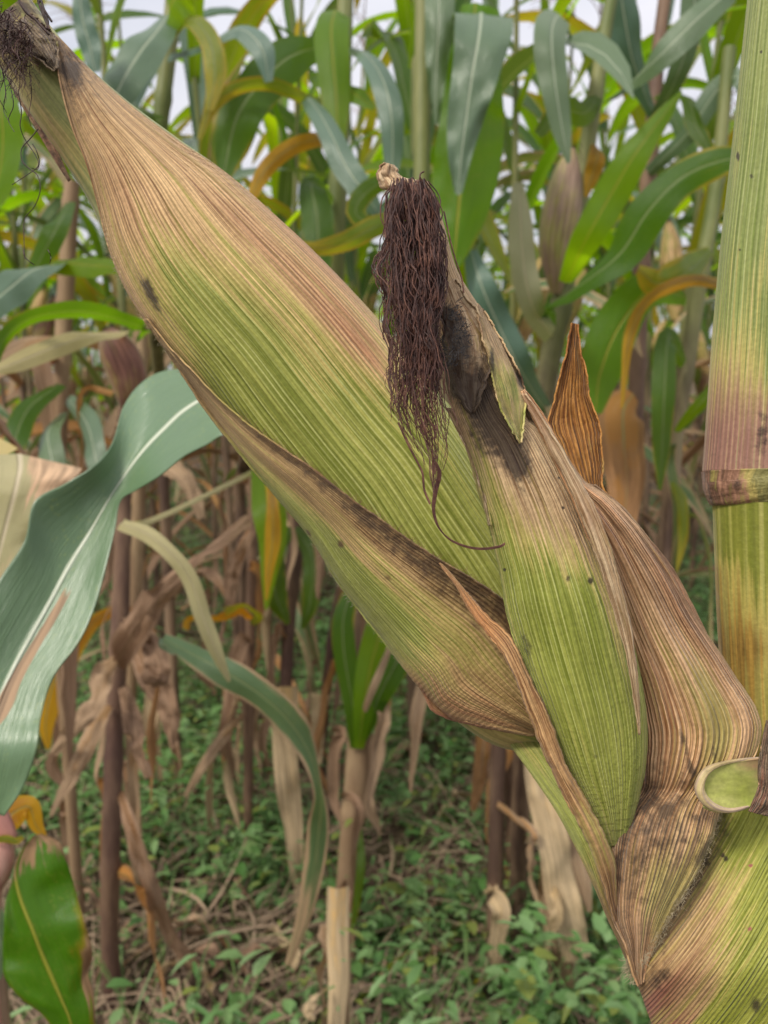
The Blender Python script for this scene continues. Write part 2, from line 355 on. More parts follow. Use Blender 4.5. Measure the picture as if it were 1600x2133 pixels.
M_ORANGE = leaf_mat('leaf_dry_orange', top=(0.36, 0.2, 0.07), tr=(0.45, 0.22, 0.05), dry=0.75, tf=0.3, dcol=(0.40, 0.21, 0.09), rough=0.6)
M_PALE = leaf_mat('leaf_pale', top=(0.42, 0.40, 0.24), tr=(0.42, 0.44, 0.12), yel=0.15, dry=0.22, tf=0.35, dcol=(0.62, 0.42, 0.26), rib=(0.7, 0.6, 0.42), rough=0.6)
M_HALF = leaf_mat('leaf_half_dry', top=(0.10, 0.17, 0.08), tr=(0.2, 0.28, 0.03), yel=0.5, dry=0.60, tf=0.3, dcol=(0.50, 0.35, 0.20))
M_STRAW = leaf_mat('leaf_straw', top=(0.55, 0.42, 0.24), tr=(0.5, 0.35, 0.15), dry=0.85, tf=0.2, rough=0.7, spec=0.2, dcol=(0.52, 0.39, 0.23), rib=(0.3, 0.2, 0.1), rib_k=0.4)
ST_PURP = simple_mat('stem_purple', (0.085, 0.045, 0.035), (0.24, 0.15, 0.09), 25, 0.6, 0.3, 0.0004, (1, 1, 0.25))
def stem_mat():
    s = NG('stem_green')
    mpn = s.N.new('ShaderNodeMapping'); mpn.inputs['Scale'].default_value = (1, 1, .25); s.L.new(s.pos(), mpn.inputs[0])
    n = s.noise(mpn.outputs[0], 20, 4.0, 0.6); q = s.N.new('ShaderNodeSeparateXYZ'); s.L.new(s.pos(), q.inputs[0])
    g = s.mix(s.rng(n, .3, .7), (.11, .14, .035), (.24, .24, .09)); b = s.mix(s.rng(n, .35, .65), (.085, .05, .035), (.27, .18, .11))
    k = s.rng(s.math('ADD', q.outputs[2], s.math('MULTIPLY', n, .5)), 1.05, 1.45)
    return s.finish(s.mix(k, b, g), .55, s.bump(n, .0003), .35)
ST_GREEN = stem_mat()
ST_TAN = simple_mat('stem_tan', (0.22, 0.14, 0.08), (0.42, 0.30, 0.17), 25, 0.7, 0.2, 0.0004, (1, 1, 0.25))
ST_PINK = simple_mat('stem_pink', (0.36, 0.15, 0.12), (0.56, 0.33, 0.25), 40, 0.5, 0.4, 0.0003, (1, 1, 0.4))
EAR_RED = husk_mat('husk_far_red', g1=(0.22, 0.12, 0.07), g2=(0.30, 0.2, 0.1), d1=(0.14, 0.05, 0.04), d2=(0.32, 0.16, 0.12), veins=20, fib=80)
EAR_TAN = husk_mat('husk_far_tan', g1=(0.2, 0.24, 0.06), g2=(0.3, 0.3, 0.12), d1=(0.22, 0.12, 0.09), d2=(0.45, 0.31, 0.23), veins=20, fib=80)
EAR_GREEN = husk_mat('husk_far_green', veins=20, fib=80)
TASSEL = simple_mat('tassel_dry', (0.15, 0.09, 0.07), (0.34, 0.23, 0.16), 80)
WEED = None

# ------------------------------------------------------------------ foreground surfaces
class Field:
    """rounded depth field of an ear: rows are (left x, left y, right x, right y, depth, flat)"""
    def __init__(s, rows, n=260):
        a = cr_interp(np.array(rows, float), n)
        s.ax = (a[:, :2] + a[:, 2:4]) / 2; s.r = np.linalg.norm(a[:, 2:4] - a[:, :2], axis=1) / 2
        s.d = a[:, 4]; s.k = a[:, 5]
    def info(s, x, y):
        sh = np.shape(x); q = np.stack([np.ravel(x), np.ravel(y)], -1)
        out_i = np.empty(len(q), int); out_t = np.empty(len(q))
        for i0 in range(0, len(q), 20000):
            dd = ((q[i0:i0+20000, None] - s.ax[None]) ** 2).sum(-1)
            ii = dd.argmin(1); out_i[i0:i0+20000] = ii; out_t[i0:i0+20000] = np.sqrt(dd[np.arange(len(ii)), ii])
        # smooth the nearest index
        return out_i.reshape(sh), out_t.reshape(sh)
    def __call__(s, x, y):
        i, t = s.info(x, y); r = s.r[i]; rw = r * s.d[i] / FPX
        q = np.clip(1 - (t / r) ** 2, 0, 1)
        return s.d[i] - rw * s.k[i] * np.sqrt(q + 0.0006)
    def body(s, ns=48, shrink=0.985, back=0.8):
        n = len(s.ax); T = np.gradient(s.ax, axis=0); T /= np.linalg.norm(T, axis=1)[:, None]
        Nn = np.stack([-T[:, 1], T[:, 0]], -1)
        th = np.linspace(0, 2*np.pi, ns + 1)
        c, sn = np.cos(th), np.sin(th)
        r = s.r * shrink
        px = s.ax[:, None, 0] + Nn[:, None, 0] * r[:, None] * c; py = s.ax[:, None, 1] + Nn[:, None, 1] * r[:, None] * c
        rw = r * s.d / FPX
        dz = -sn[None] * rw[:, None] * np.where(sn[None] > 0, s.k[:, None] * 0.97, back)
        P = at(px, py, s.d[:, None] + dz)
        UV = np.stack(np.broadcast_arrays((th / (2*np.pi))[None], np.linspace(0, 1, n)[:, None]), -1)
        return P, UV, px, py

def masks_from(px, py, pts, power=3.0, blobs=(), ang=None, sg=(34.0, 75.0)):
    """inverse-distance blend of painted control points (x, y, dry, pink, dark) plus stains"""
    pts = np.array(pts, float); x = np.ravel(px); y = np.ravel(py)
    out_m = np.zeros((x.size, 3)); ws = np.zeros(x.size)
    ca_, sa_ = (math.cos(R(ang)), math.sin(R(ang))) if ang is not None else (1.0, 0.0)
    for p in pts:
        dx, dy = x - p[0], y - p[1]
        al = (dx*ca_ + dy*sa_); ac = (-dx*sa_ + dy*ca_)
        if ang is None: q2 = (al**2 + ac**2) / 45.0**2
        else: q2 = (al/sg[1])**2 + (ac/sg[0])**2
        wgt = np.exp(-0.5*q2) + 1e-5/(q2 + .3)
        out_m += wgt[:, None] * p[2:5]; ws += wgt
    out_m /= ws[:, None]
    for bx, by, rx, ry, ang, ch, st in blobs:
        c, s_ = math.cos(R(ang)), math.sin(R(ang))
        dx, dy = x - bx, y - by
        a = (dx*c + dy*s_) / rx; b_ = (-dx*s_ + dy*c) / ry
        out_m[:, ch] += st * np.exp(-(a*a + b_*b_))
    return out_m.reshape(*np.shape(px), 3)

def patch(name, rows, mat, parent, field=None, off=0.001, depth=None, bulge=0.0, a0=-90, a1=90, nu=90, nv=240,
          mpts=None, blobs=(), curlL=0.0, curlR=0.0, cw=0.06, wr=0.0, wrf=(5, 7), seed=0, thick=0.0005, uvf=None, ragged=0.0, bow=0.0, raise_=None, label=None, ang=None, sg=(34, 75)):
    """a husk leaf: rows (Lx,Ly,Rx,Ry); wrapped on an ear's depth field or on its own rounded section"""
    rows = np.array(rows, float)
    mid = (rows[:, :2] + rows[:, 2:4]) / 2
    par = np.concatenate([[0], np.cumsum(np.linalg.norm(np.diff(mid, axis=0), axis=1))])
    if depth is not None and np.ndim(depth): rows = np.concatenate([rows, np.array(depth, float)[:, None]], 1)
    a = cr_interp(rows, nv, par)
    v = np.linspace(0, 1, nv)[:, None]; u = np.linspace(0, 1, nu)[None]
    ph = np.radians(a0 + (a1 - a0) * u)
    wx = (np.sin(ph) - math.sin(R(a0))) / (math.sin(R(a1)) - math.sin(R(a0)))
    if ragged:
        rag = ragged * (vnoise(v*60, 0*v, seed+3)*0.5 + vnoise(v*17, 0*v, seed+4) + vnoise(v*150, 0*v, seed+5)*0.35)
        wx = wx + rag * (wx - 0.5) * 2 / np.maximum(np.linalg.norm(a[:, 2:4]-a[:, :2], axis=1)[:, None], 8)
    px = a[:, 0:1] + (a[:, 2:3] - a[:, 0:1]) * wx; py = a[:, 1:2] + (a[:, 3:4] - a[:, 1:2]) * wx
    if bow:
        px = px + bow * np.sin(np.pi*u) * 0; py = py + bow * np.sin(np.pi * u) * (1 + 0*v)
    if field is not None: dz = field(px, py) - off
    else:
        D = a[:, 4:5] if a.shape[1] > 4 else depth
        hw = np.linalg.norm(a[:, 2:4]-a[:, :2], axis=1)[:, None] / 2 * D / FPX
        dz = D - bulge * hw * np.cos(ph) - off
    dz = dz - curlL * np.exp(-u / cw) - curlR * np.exp(-(1-u) / cw)
    if raise_ is not None: dz = dz - raise_(u, v, px, py)
    if wr: dz = dz + wr * (vnoise(u*wrf[0] + v*1.3, v*wrf[1], seed) + 0.5*vnoise(u*wrf[0]*2.3, v*wrf[1]*2, seed+1))
    P = at(px, py, dz)
    UV = np.stack(np.broadcast_arrays(u, v), -1) if uvf is None else uvf(u, v, px, py)
    m = masks_from(px, py, mpts, blobs=blobs, ang=ang, sg=sg) if mpts is not None else np.zeros((*px.shape, 3))
    me = grid_mesh(name, P, UV, m)
    o = obj(name, me, mat, parent)
    if thick:
        md = o.modifiers.new('thickness', 'SOLIDIFY'); md.thickness = thick; md.offset = 0
    if label: o['label'] = label
    return o

def leafpatch(name, rows, mat, parent, nu=24, nv=90, cup=0.0, mpts=None, wr=0.004, seed=0, thick=0.0004, label=None, blobs=()):
    """a blade given by rows (left, midrib, right edge) each (px, py) plus depth of the midrib; rows: (Ax,Ay,Mx,My,Bx,By,d,dA,dB)"""
    rows = np.array([list(r) + [0]*(9-len(r)) for r in rows], float)
    par = np.concatenate([[0], np.cumsum(np.linalg.norm(np.diff(rows[:, 2:4], axis=0), axis=1))])
    a = cr_interp(rows, nv, par); u = np.linspace(0, 1, nu + 1 if nu % 2 == 0 else nu)[None]; v = np.linspace(0, 1, nv)[:, None]
    tl = np.clip(1 - 2*u, 0, 1); tr_ = np.clip(2*u - 1, 0, 1); tm = 1 - tl - tr_
    px = a[:, 0:1]*tl + a[:, 2:3]*tm + a[:, 4:5]*tr_; py = a[:, 1:2]*tl + a[:, 3:4]*tm + a[:, 5:6]*tr_
    e = np.abs(2*u - 1)
    dz = a[:, 6:7] + a[:, 7:8]*tl + a[:, 8:9]*tr_ - cup*(e**1.5) + wr*e*(vnoise(u*2.2, v*6, seed) + 0.4*vnoise(u*4, v*14, seed+1))
    m = masks_from(px, py, mpts, blobs=blobs) if mpts is not None else np.zeros((*px.shape, 3))
    me = grid_mesh(name, at(px, py, dz), np.stack(np.broadcast_arrays(u, v), -1), m)
    o = obj(name, me, mat, parent)
    if thick:
        md = o.modifiers.new('thickness', 'SOLIDIFY'); md.thickness = thick; md.offset = 0
    if label: o['label'] = label
    return o

def base_empty(name, world, label, cat, group=None):
    o = empty(name, world, 0, label, cat, group); o['_base'] = [float(c) for c in world]; return o

# ================================================================== STRUCTURE: ground
def hground(x, y):
    return 0.018*vnoise(x*1.7, y*1.7, 1) + 0.010*vnoise(x*6, y*6, 2) + 0.005*vnoise(x*19, y*19, 3)
gx = np.linspace(-1, 1, 261); gy = np.linspace(0, 1, 301)
GX = np.sign(gx)*np.abs(gx)**2.6*90; GX = GX + gx*3.0; GY = -3 + gy**3.2*170 + gy*9
XX, YY = np.meshgrid(GX, GY)
ZZ = hground(XX, YY) * np.clip(1.4 - np.abs(YY)/14, 0, 1)
s = NG('soil'); pn = s.pos()
n1 = s.noise(pn, 3.0, 5.0, 0.6); n2 = s.noise(pn, 38.0, 5.0, 0.65); n3 = s.noise(pn, 160.0, 3.0, 0.6)
col = s.mix(s.rng(n2, 0.3, 0.7), (0.050, 0.030, 0.020), (0.20, 0.135, 0.09))
col = s.mix(s.rng(n1, 0.45, 0.65, 0.0, 0.5), col, (0.075, 0.085, 0.030))
col = s.mix(s.rng(n3, 0.60, 0.70, 0.0, 0.6), col, (0.30, 0.22, 0.14))
SOIL = s.finish(col, 0.95, s.bump(s.math('ADD', n2, s.math('MULTIPLY', n3, 0.5)), 0.02), 0.15)
ground = obj('ground', grid_mesh('ground', np.stack([XX, YY, ZZ], -1)), SOIL); ground['kind'] = 'structure'

# ================================================================== THE PLANT IN FRONT
mp_base = at(1585, 1600, 0.275)
maize = base_empty('maize_plant', (float(mp_base[0]), float(mp_base[1]), 0.0),
                   'close foreground corn plant bearing two husked ears, thick jointed stalk along the right edge', 'corn plant')

# ---- stalk (two internodes seen, node between)
def stalk_px(name, pts, mat, parent, ns=96, nv=200, mpts=None, blobs=(), world_pre=(), world_post=(), squash=1.0, label=None):
    a = cr_interp(np.array(pts, float), nv)
    P3 = at(a[:, 0], a[:, 1], a[:, 2]); rad = a[:, 3] * a[:, 2] / FPX
    if len(world_pre): P3 = np.concatenate([np.array(world_pre)[:, :3], P3]); rad = np.concatenate([np.array(world_pre)[:, 3], rad])
    if len(world_post): P3 = np.concatenate([P3, np.array(world_post)[:, :3]]); rad = np.concatenate([rad, np.array(world_post)[:, 3]])
    P, UV = tube_rings(P3, rad, ns, squash)
    rel = P - np.array([0, 0, CAM_H]); dpt = rel[..., 1]*CP - rel[..., 2]*SP; upc = rel[..., 1]*SP + rel[..., 2]*CP
    dpt = np.maximum(dpt, 0.05)
    px = rel[..., 0]/dpt*FPX + 800; py = IH/2 - upc/dpt*FPX
    UV = UV.copy(); UV[..., 1] *= 5.0
    m = masks_from(px, py, mpts, blobs=blobs) if mpts is not None else None
    o = obj(name, grid_mesh(name, P, UV, m), mat, parent)
    if label: o['label'] = label
    return o

top0 = at(1668, -60, 0.262)
upper_pts = [(1668, -60, 0.262, 98), (1652, 100, 0.263, 99), (1632, 300, 0.265, 100), (1612, 500, 0.267, 103), (1598, 700, 0.269, 107), (1590, 850, 0.270, 110), (1585, 940, 0.270, 111), (1583, 985, 0.270, 113)]
o = stalk_px('stalk', upper_pts, STALK_UP, maize,
    mpts=[(1560, 0, .05, 0, 0), (1590, 200, 0, 0, 0), (1540, 300, .15, .1, 0), (1570, 450, .1, .05, 0), (1520, 600, .25, .2, 0), (1570, 620, .15, .1, 0), (1510, 700, .4, .25, 0), (1500, 780, .7, .45, 0),
          (1570, 760, .35, .3, 0), (1500, 850, .8, .6, .1), (1570, 850, .6, .7, .15), (1570, 680, .2, .1, 0), (1490, 930, .8, .8, .2), (1560, 930, .6, 1, .25), (1700, 500, .1, .1, 0), (1600, 960, .6, .8, .3)],
    blobs=[(1566, 366, 7, 7, 0, 2, 1.1), (1590, 900, 14, 60, 5, 2, .5), (1537, 325, 3, 12, 0, 2, 1.3), (1585, 108, 3, 6, 0, 2, 1.2), (1542, 520, 3, 5, 0, 2, 1)],
    world_pre=[(top0[0]+0.05, top0[1]+0.03, 2.25, 0.006), (top0[0]+0.02, top0[1]+0.012, 1.8, 0.009), (top0[0]+0.01, top0[1]+0.004, 1.4, 0.0135)],
    label='upper pale green internode turning purple pink above the joint')
node_pts = [(1583, 980, 0.270, 111), (1583, 983, 0.270, 115), (1583, 987, 0.270, 113), (1584, 994, 0.270, 113.5), (1585, 1008, 0.270, 113), (1587, 1024, 0.270, 108), (1589, 1034, 0.270, 101), (1590, 1040, 0.270, 98)]
stalk_px('node', node_pts, NODE, maize, nv=40,
    mpts=[(1480, 985, 1, .1, 0), (1500, 1010, 1, .2, .2), (1545, 1030, 1, .2, .35), (1560, 1005, .2, .1, .1), (1600, 1010, -.2, 0, 0)], blobs=[(1535, 1012, 12, 16, 0, 2, .5)],
    label='ring shaped joint with torn dry sheath scar')
gz = at(1590, 1040, 0.270)
stalk_px('stalk', [(1590, 1040, 0.270, 99), (1592, 1150, 0.271, 97), (1596, 1300, 0.272, 95), (1604, 1450, 0.273, 93), (1615, 1560, 0.274, 92), (1622, 1750, 0.276, 92)], STALK_LOW, maize,
    mpts=[(1500, 1080, .3, .05, 0), (1530, 1080, .1, 0, 0), (1590, 1100, -.1, 0, 0), (1510, 1250, .75, .1, 0), (1540, 1250, .35, 0, 0), (1560, 1300, .9, .2, .2), (1590, 1250, .1, 0, 0),
          (1520, 1400, .7, .1, 0), (1550, 1450, .9, .15, .2), (1590, 1450, .2, 0, 0), (1700, 1300, .1, 0, 0)],
    world_post=[(gz[0]+0.004, gz[1]-0.01, 0.6, 0.0145), (gz[0], gz[1]-0.008, 0.3, 0.0145), (gz[0], gz[1]-0.008, 0.04, 0.016), (gz[0], gz[1]-0.008, -0.03, 0.019)],
    label='lower green and amber internode running down to the soil')

# ---- big ear
E1 = [(-40, 90, 40, -30, .262, .9), (20, 165, 100, 50, .262, .9), (62, 235, 175, 128, .262, .9), (130, 335, 272, 214, .264, .9), (188, 432, 375, 292, .266, .85), (225, 525, 472, 362, .268, .8),
      (268, 615, 556, 438, .270, .76), (330, 708, 645, 520, .272, .74), (402, 800, 740, 618, .274, .72), (482, 912, 812, 700, .275, .70), (560, 1012, 884, 790, .276, .70),
      (640, 1112, 962, 882, .277, .70), (715, 1222, 1040, 1000, .278, .70), (790, 1320, 1110, 1110, .279, .70), (870, 1425, 1180, 1230, .280, .70), (962, 1490, 1250, 1360, .281, .72),
      (1090, 1520, 1290, 1480, .281, .75), (1215, 1630, 1325, 1600, .281, .8)]
F1 = Field(E1)
ear1 = empty('corn_ear', (0, 0, 0), parent=maize); ear1.location = tuple(-c for c in maize['_base']); ear1['label'] = 'big diagonal corn ear in green and brown husk'
P, UV, px, py = F1.body()
m = masks_from(px, py, [(20, 100, .7, .1, .8), (60, 150, .3, 0, .4), (90, 170, -.2, 0, .1), (30, 180, .8, .3, .6), (60, 240, .9, .5, .3), (100, 300, 1, .6, .2), (140, 365, .9, .5, .2), (105, 240, -.3, 0, 0), (150, 330, -.3, 0, 0), (180, 400, -.2, 0, 0), (215, 500, -.1, 0, 0), (250, 560, .2, 0, 0), (600, 800, .2, 0, 0)])
obj('husk_leaf', grid_mesh('husk_inner', P, UV, m), HUSK_PALE, ear1, label='innermost pale green husk showing at the tip')

H1 = [(112, 72, 128, 84), (124, 165, 192, 150), (148, 258, 273, 221), (182, 345, 376, 297), (205, 430, 445, 342), (228, 520, 503, 387), (268, 612, 567, 444), (330, 706, 648, 519), (402, 798, 743, 617),
      (482, 910, 815, 699), (560, 1010, 887, 789), (640, 1110, 965, 881), (715, 1220, 1043, 999), (790, 1318, 1113, 1109), (870, 1423, 1183, 1229), (955, 1500, 1252, 1359)]
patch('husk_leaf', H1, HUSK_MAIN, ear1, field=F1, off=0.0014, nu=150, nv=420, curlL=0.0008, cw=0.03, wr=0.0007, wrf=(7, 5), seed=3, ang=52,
    label='broad husk leaf, brown and pink above and green below',
    mpts=[(130, 120, 1, .1, .3), (180, 180, 1, .2, .3), (150, 170, 1, 0, .9), (165, 230, 1, .1, .45), (230, 240, 1, .1, .2), (190, 290, 1, .2, .1), (300, 290, 1, .15, .15), (230, 330, .95, .25, .05), (350, 320, 1, .2, .1),
          (240, 420, .9, .35, 0), (330, 400, .9, .25, 0), (430, 380, 1, .35, .1), (260, 370, .9, .5, .0), (250, 500, .9, .2, .1), (320, 480, .55, .3, 0), (400, 470, .8, .25, 0), (500, 450, .9, .45, .05), (280, 600, .9, .2, .4),
          (330, 580, .12, .05, 0), (400, 560, .3, .1, 0), (480, 540, .65, .2, 0), (570, 520, .85, .45, .05), (330, 680, .8, .2, .1), (390, 680, .0, 0, 0), (480, 640, .12, 0, 0), (560, 620, .5, .2, 0), (640, 590, .85, .5, .05),
          (390, 760, .9, .2, .1), (450, 760, -.05, 0, 0), (560, 720, .05, 0, 0), (640, 700, .55, .3, 0), (720, 670, .8, .45, .05), (500, 850, -.1, 0, 0), (620, 820, -.05, 0, 0), (720, 780, .35, .15, 0), (790, 730, .7, .5, .05),
          (600, 930, -.1, 0, 0), (720, 900, -.1, 0, 0), (820, 850, .12, .05, 0), (700, 1000, -.1, 0, 0), (820, 980, -.05, 0, 0), (900, 900, .15, .1, 0), (950, 900, .1, .05, 0), (850, 1080, -.1, 0, 0), (960, 1020, -.05, 0, 0), (1000, 1150, -.1, 0, 0), (1100, 1300, .2, 0, .1)],
    blobs=[(308, 600, 40, 15, 62, 2, .62), (328, 640, 40, 9, 60, 2, .4), (150, 150, 22, 40, -15, 2, .5), (540, 470, 50, 10, 42, 2, .15), (905, 800, 10, 6, 0, 2, .4)])

H2 = [(300, 665, 306, 664), (346, 731, 353, 722), (386, 788, 402, 775), (421, 843, 447, 823), (470, 908, 502, 872), (520, 970, 562, 917), (582, 1042, 642, 970), (646, 1122, 727, 1034), (708, 1222, 812, 1094),
      (770, 1298, 893, 1152), (832, 1378, 972, 1199), (878, 1438, 1050, 1250), (905, 1484, 1108, 1310), (990, 1512, 1150, 1400), (1110, 1534, 1172, 1500)]
patch('husk_leaf', H2, HUSK_LOW, ear1, field=F1, off=0.0034, a0=-88, a1=5, nu=120, nv=340, curlR=0.0022, cw=0.05, wr=0.0009, wrf=(5, 6), seed=5, ragged=1.5, ang=50, sg=(20, 80),
    label='lower outer husk leaf with a dark dried upper edge',
    mpts=[(310, 672, .9, 0, .3), (392, 782, 1, 0, .35), (440, 840, 1, 0, .3), (490, 880, 1, 0, .45), (480, 900, .6, 0, 0), (555, 925, 1, 0, .6), (545, 960, .9, .1, .1), (530, 975, -.1, 0, 0), (640, 985, 1, 0, .65), (620, 1020, .8, .1, .1), (590, 1040, -.1, 0, 0),
          (720, 1045, 1, 0, .7), (690, 1080, .85, .1, .15), (650, 1110, -.1, 0, 0), (740, 1130, .35, 0, 0), (720, 1180, -.1, 0, 0), (810, 1110, 1, 0, .75), (800, 1160, .9, .1, .2), (780, 1230, .15, 0, 0), (760, 1280, -.15, 0, 0), (890, 1165, 1, 0, .8), (890, 1210, 1, .1, .4),
          (860, 1270, .15, .05, 0), (830, 1330, -.1, .0, 0), (970, 1215, 1, 0, .8), (970, 1260, .9, .05, .5), (950, 1330, .35, .1, .0), (900, 1390, .3, .25, .0), (870, 1420, .5, .5, 0), (1050, 1270, 1, 0, .8), (1050, 1330, .9, .1, .5), (1020, 1400, .8, .2, .3),
          (960, 1430, .8, .35, .1), (920, 1480, 1, .6, .0), (960, 1503, 1, .65, 0), (1010, 1508, 1, .65, .0), (1060, 1470, .9, .4, .3), (1070, 1520, 1, .5, 0), (1110, 1520, .95, .4, .1), (1120, 1400, .8, .1, .5)])
# crumpled brown scrap and fold at the tip
patch('husk_leaf', [(20, 60, 60, 28), (40, 88, 92, 50), (60, 110, 116, 82), (85, 128, 122, 112), (112, 150, 124, 140)], HUSK_KNOB, ear1, field=F1, off=0.0032, nu=40, nv=60, curlR=0.0015, wr=0.0014, wrf=(4, 5), ragged=3, seed=9,
    mpts=[(60, 60, 1, .1, .5), (100, 90, 1, .1, .15), (70, 90, .9, .1, .1), (110, 130, 1, .1, .6)], label='crumpled brown flap at the ear tip')
# thin upper flap with dark red underside along the lower left edge of the tip
patch('husk_leaf', [(8, 150, 30, 150), (40, 212, 58, 205), (78, 275, 96, 262), (112, 332, 124, 322), (142, 378, 147, 374)], HUSK_TAN, ear1, depth=0.264, off=0.002, nu=12, nv=60,
    mpts=[(20, 150, 1, .2, .7), (50, 210, 1, .5, .6), (90, 270, 1, .5, .6), (120, 330, 1, .5, .5)], label='red brown rolled husk edge under the tip')

# ---- dark dead silk at the big ear's tip, with loose hanging threads
def strand(p0, p1, sag=0.0, n=26, wig=6, seed=0, r=0.00016, d=0.25, dd=0.004):
    t = np.linspace(0, 1, n)
    x = p0[0] + (p1[0]-p0[0])*t + wig*(vnoise(t*5+seed, 0*t+seed, 1)+0.5*vnoise(t*12+seed, 0*t, 2)); y = p0[1] + (p1[1]-p0[1])*t + sag*np.sin(np.pi*t) + wig*0.6*vnoise(t*6+seed, 0*t+3, 3)
    z = d + dd*vnoise(t*4+seed, 0*t+5, 5)
    return at(x, y, z), r*(1 - 0.5*t)
st = []
for k in range(170):
    x0 = random.uniform(-30, 62); y0 = 18 + x0*0.5 + random.uniform(-12, 70)
    st.append(strand((x0, y0), (x0 + random.uniform(-45, 35), y0 + random.uniform(40, 130)), 0, 20, 12, k*1.7, random.uniform(.00006, .00018), 0.243 + random.uniform(-.004, .004), .004))
obj('silk', tubes_mesh('silk_tip', st), SILK, ear1, label='matted black silk at the tip of the big ear', kind='stuff')
st = []
paths = [[(38, 190), (45, 235), (42, 262), (52, 290), (75, 325), (80, 345), (60, 362), (25, 385)], [(80, 268), (62, 290), (45, 310), (46, 335), (62, 352), (78, 365), (84, 395), (72, 430), (52, 455), (50, 495), (52, 540)],
         [(62, 150), (66, 200), (60, 240), (64, 262)], [(38, 98), (42, 150), (40, 185), (36, 200)], [(5, 150), (12, 190), (8, 230), (20, 255)], [(48, 520), (52, 535), (62, 545), (72, 552)], [(-5, 120), (8, 160), (-2, 200), (14, 235)], [(100, 520), (106, 535), (104, 548)], [(22, 180), (28, 220), (18, 250), (30, 275)],
         [(68, 300), (75, 312), (82, 335), (78, 352), (66, 350)]]
for i, pth in enumerate(paths):
    a = cr_interp(np.array(pth, float), 40); st.append((at(a[:, 0], a[:, 1], 0.246 + 0.003*vnoise(np.linspace(0, 4, 40), 0*a[:, 0], i)), np.full(40, .00018)*np.linspace(1, .6, 40)))
for pth in ([(35, -10), (52, 22), (75, 42), (102, 72)], [(78, -5), (84, 15), (96, 45), (104, 62)], [(88, 12), (92, 30), (100, 44), (98, 60)], [(80, 8), (85, 0), (92, 20), (108, 45)]):
    a = cr_interp(np.array(pth, float), 20); st.append((at(a[:, 0], a[:, 1], np.full(20, .249)), np.full(20, .0004)))
obj('silk', tubes_mesh('silk_threads', st), SILK, ear1, label='loose curling silk threads hanging in the air')

# ---- second ear
E2 = [(838, 382, 893, 390, .222, .9), (866, 470, 925, 470, .222, .9), (888, 570, 955, 575, .223, .9), (908, 670, 1006, 655, .224, .9), (924, 760, 1052, 735, .225, .9), (942, 850, 1090, 815, .226, .85), (970, 930, 1130, 890, .227, .8),
      (995, 1010, 1185, 1000, .228, .72), (1018, 1090, 1225, 1080, .229, .68), (1040, 1180, 1262, 1170, .230, .66), (1058, 1280, 1300, 1270, .231, .66), (1085, 1370, 1326, 1380, .232, .66), (1125, 1480, 1345, 1480, .233, .68),
      (1170, 1590, 1345, 1580, .234, .7), (1225, 1690, 1325, 1680, .235, .75), (1268, 1760, 1300, 1760, .236, .8)]
F2 = Field(E2)
ear2 = empty('corn_ear', (0, 0, 0), parent=maize); ear2.location = tuple(-c for c in maize['_base']); ear2['label'] = 'smaller upright corn ear in front, topped by dark silk'
P, UV, px, py = F2.body()
m = masks_from(px, py, [(850, 400, 1, .1, .3), (900, 600, 1, 0, .3), (960, 620, 1, 0, 0), (990, 700, .8, 0, 0), (940, 760, 1, 0, .6), (1050, 850, .8, 0, .3), (1150, 1200, .0, 0, 0)])
obj('husk_leaf', grid_mesh('husk_inner_two', P, UV, m), HUSK_TWO, ear2, label='inner tan husk of the smaller ear')
G1 = [(918, 735, 1010, 735), (930, 790, 1048, 800), (943, 855, 1088, 865), (970, 932, 1130, 900), (994, 1012, 1186, 1002), (1017, 1092, 1226, 1082), (1039, 1182, 1264, 1172), (1057, 1282, 1302, 1272), (1084, 1372, 1328, 1382),
      (1124, 1482, 1346, 1482), (1169, 1592, 1346, 1582), (1224, 1692, 1326, 1682), (1268, 1762, 1300, 1762)]
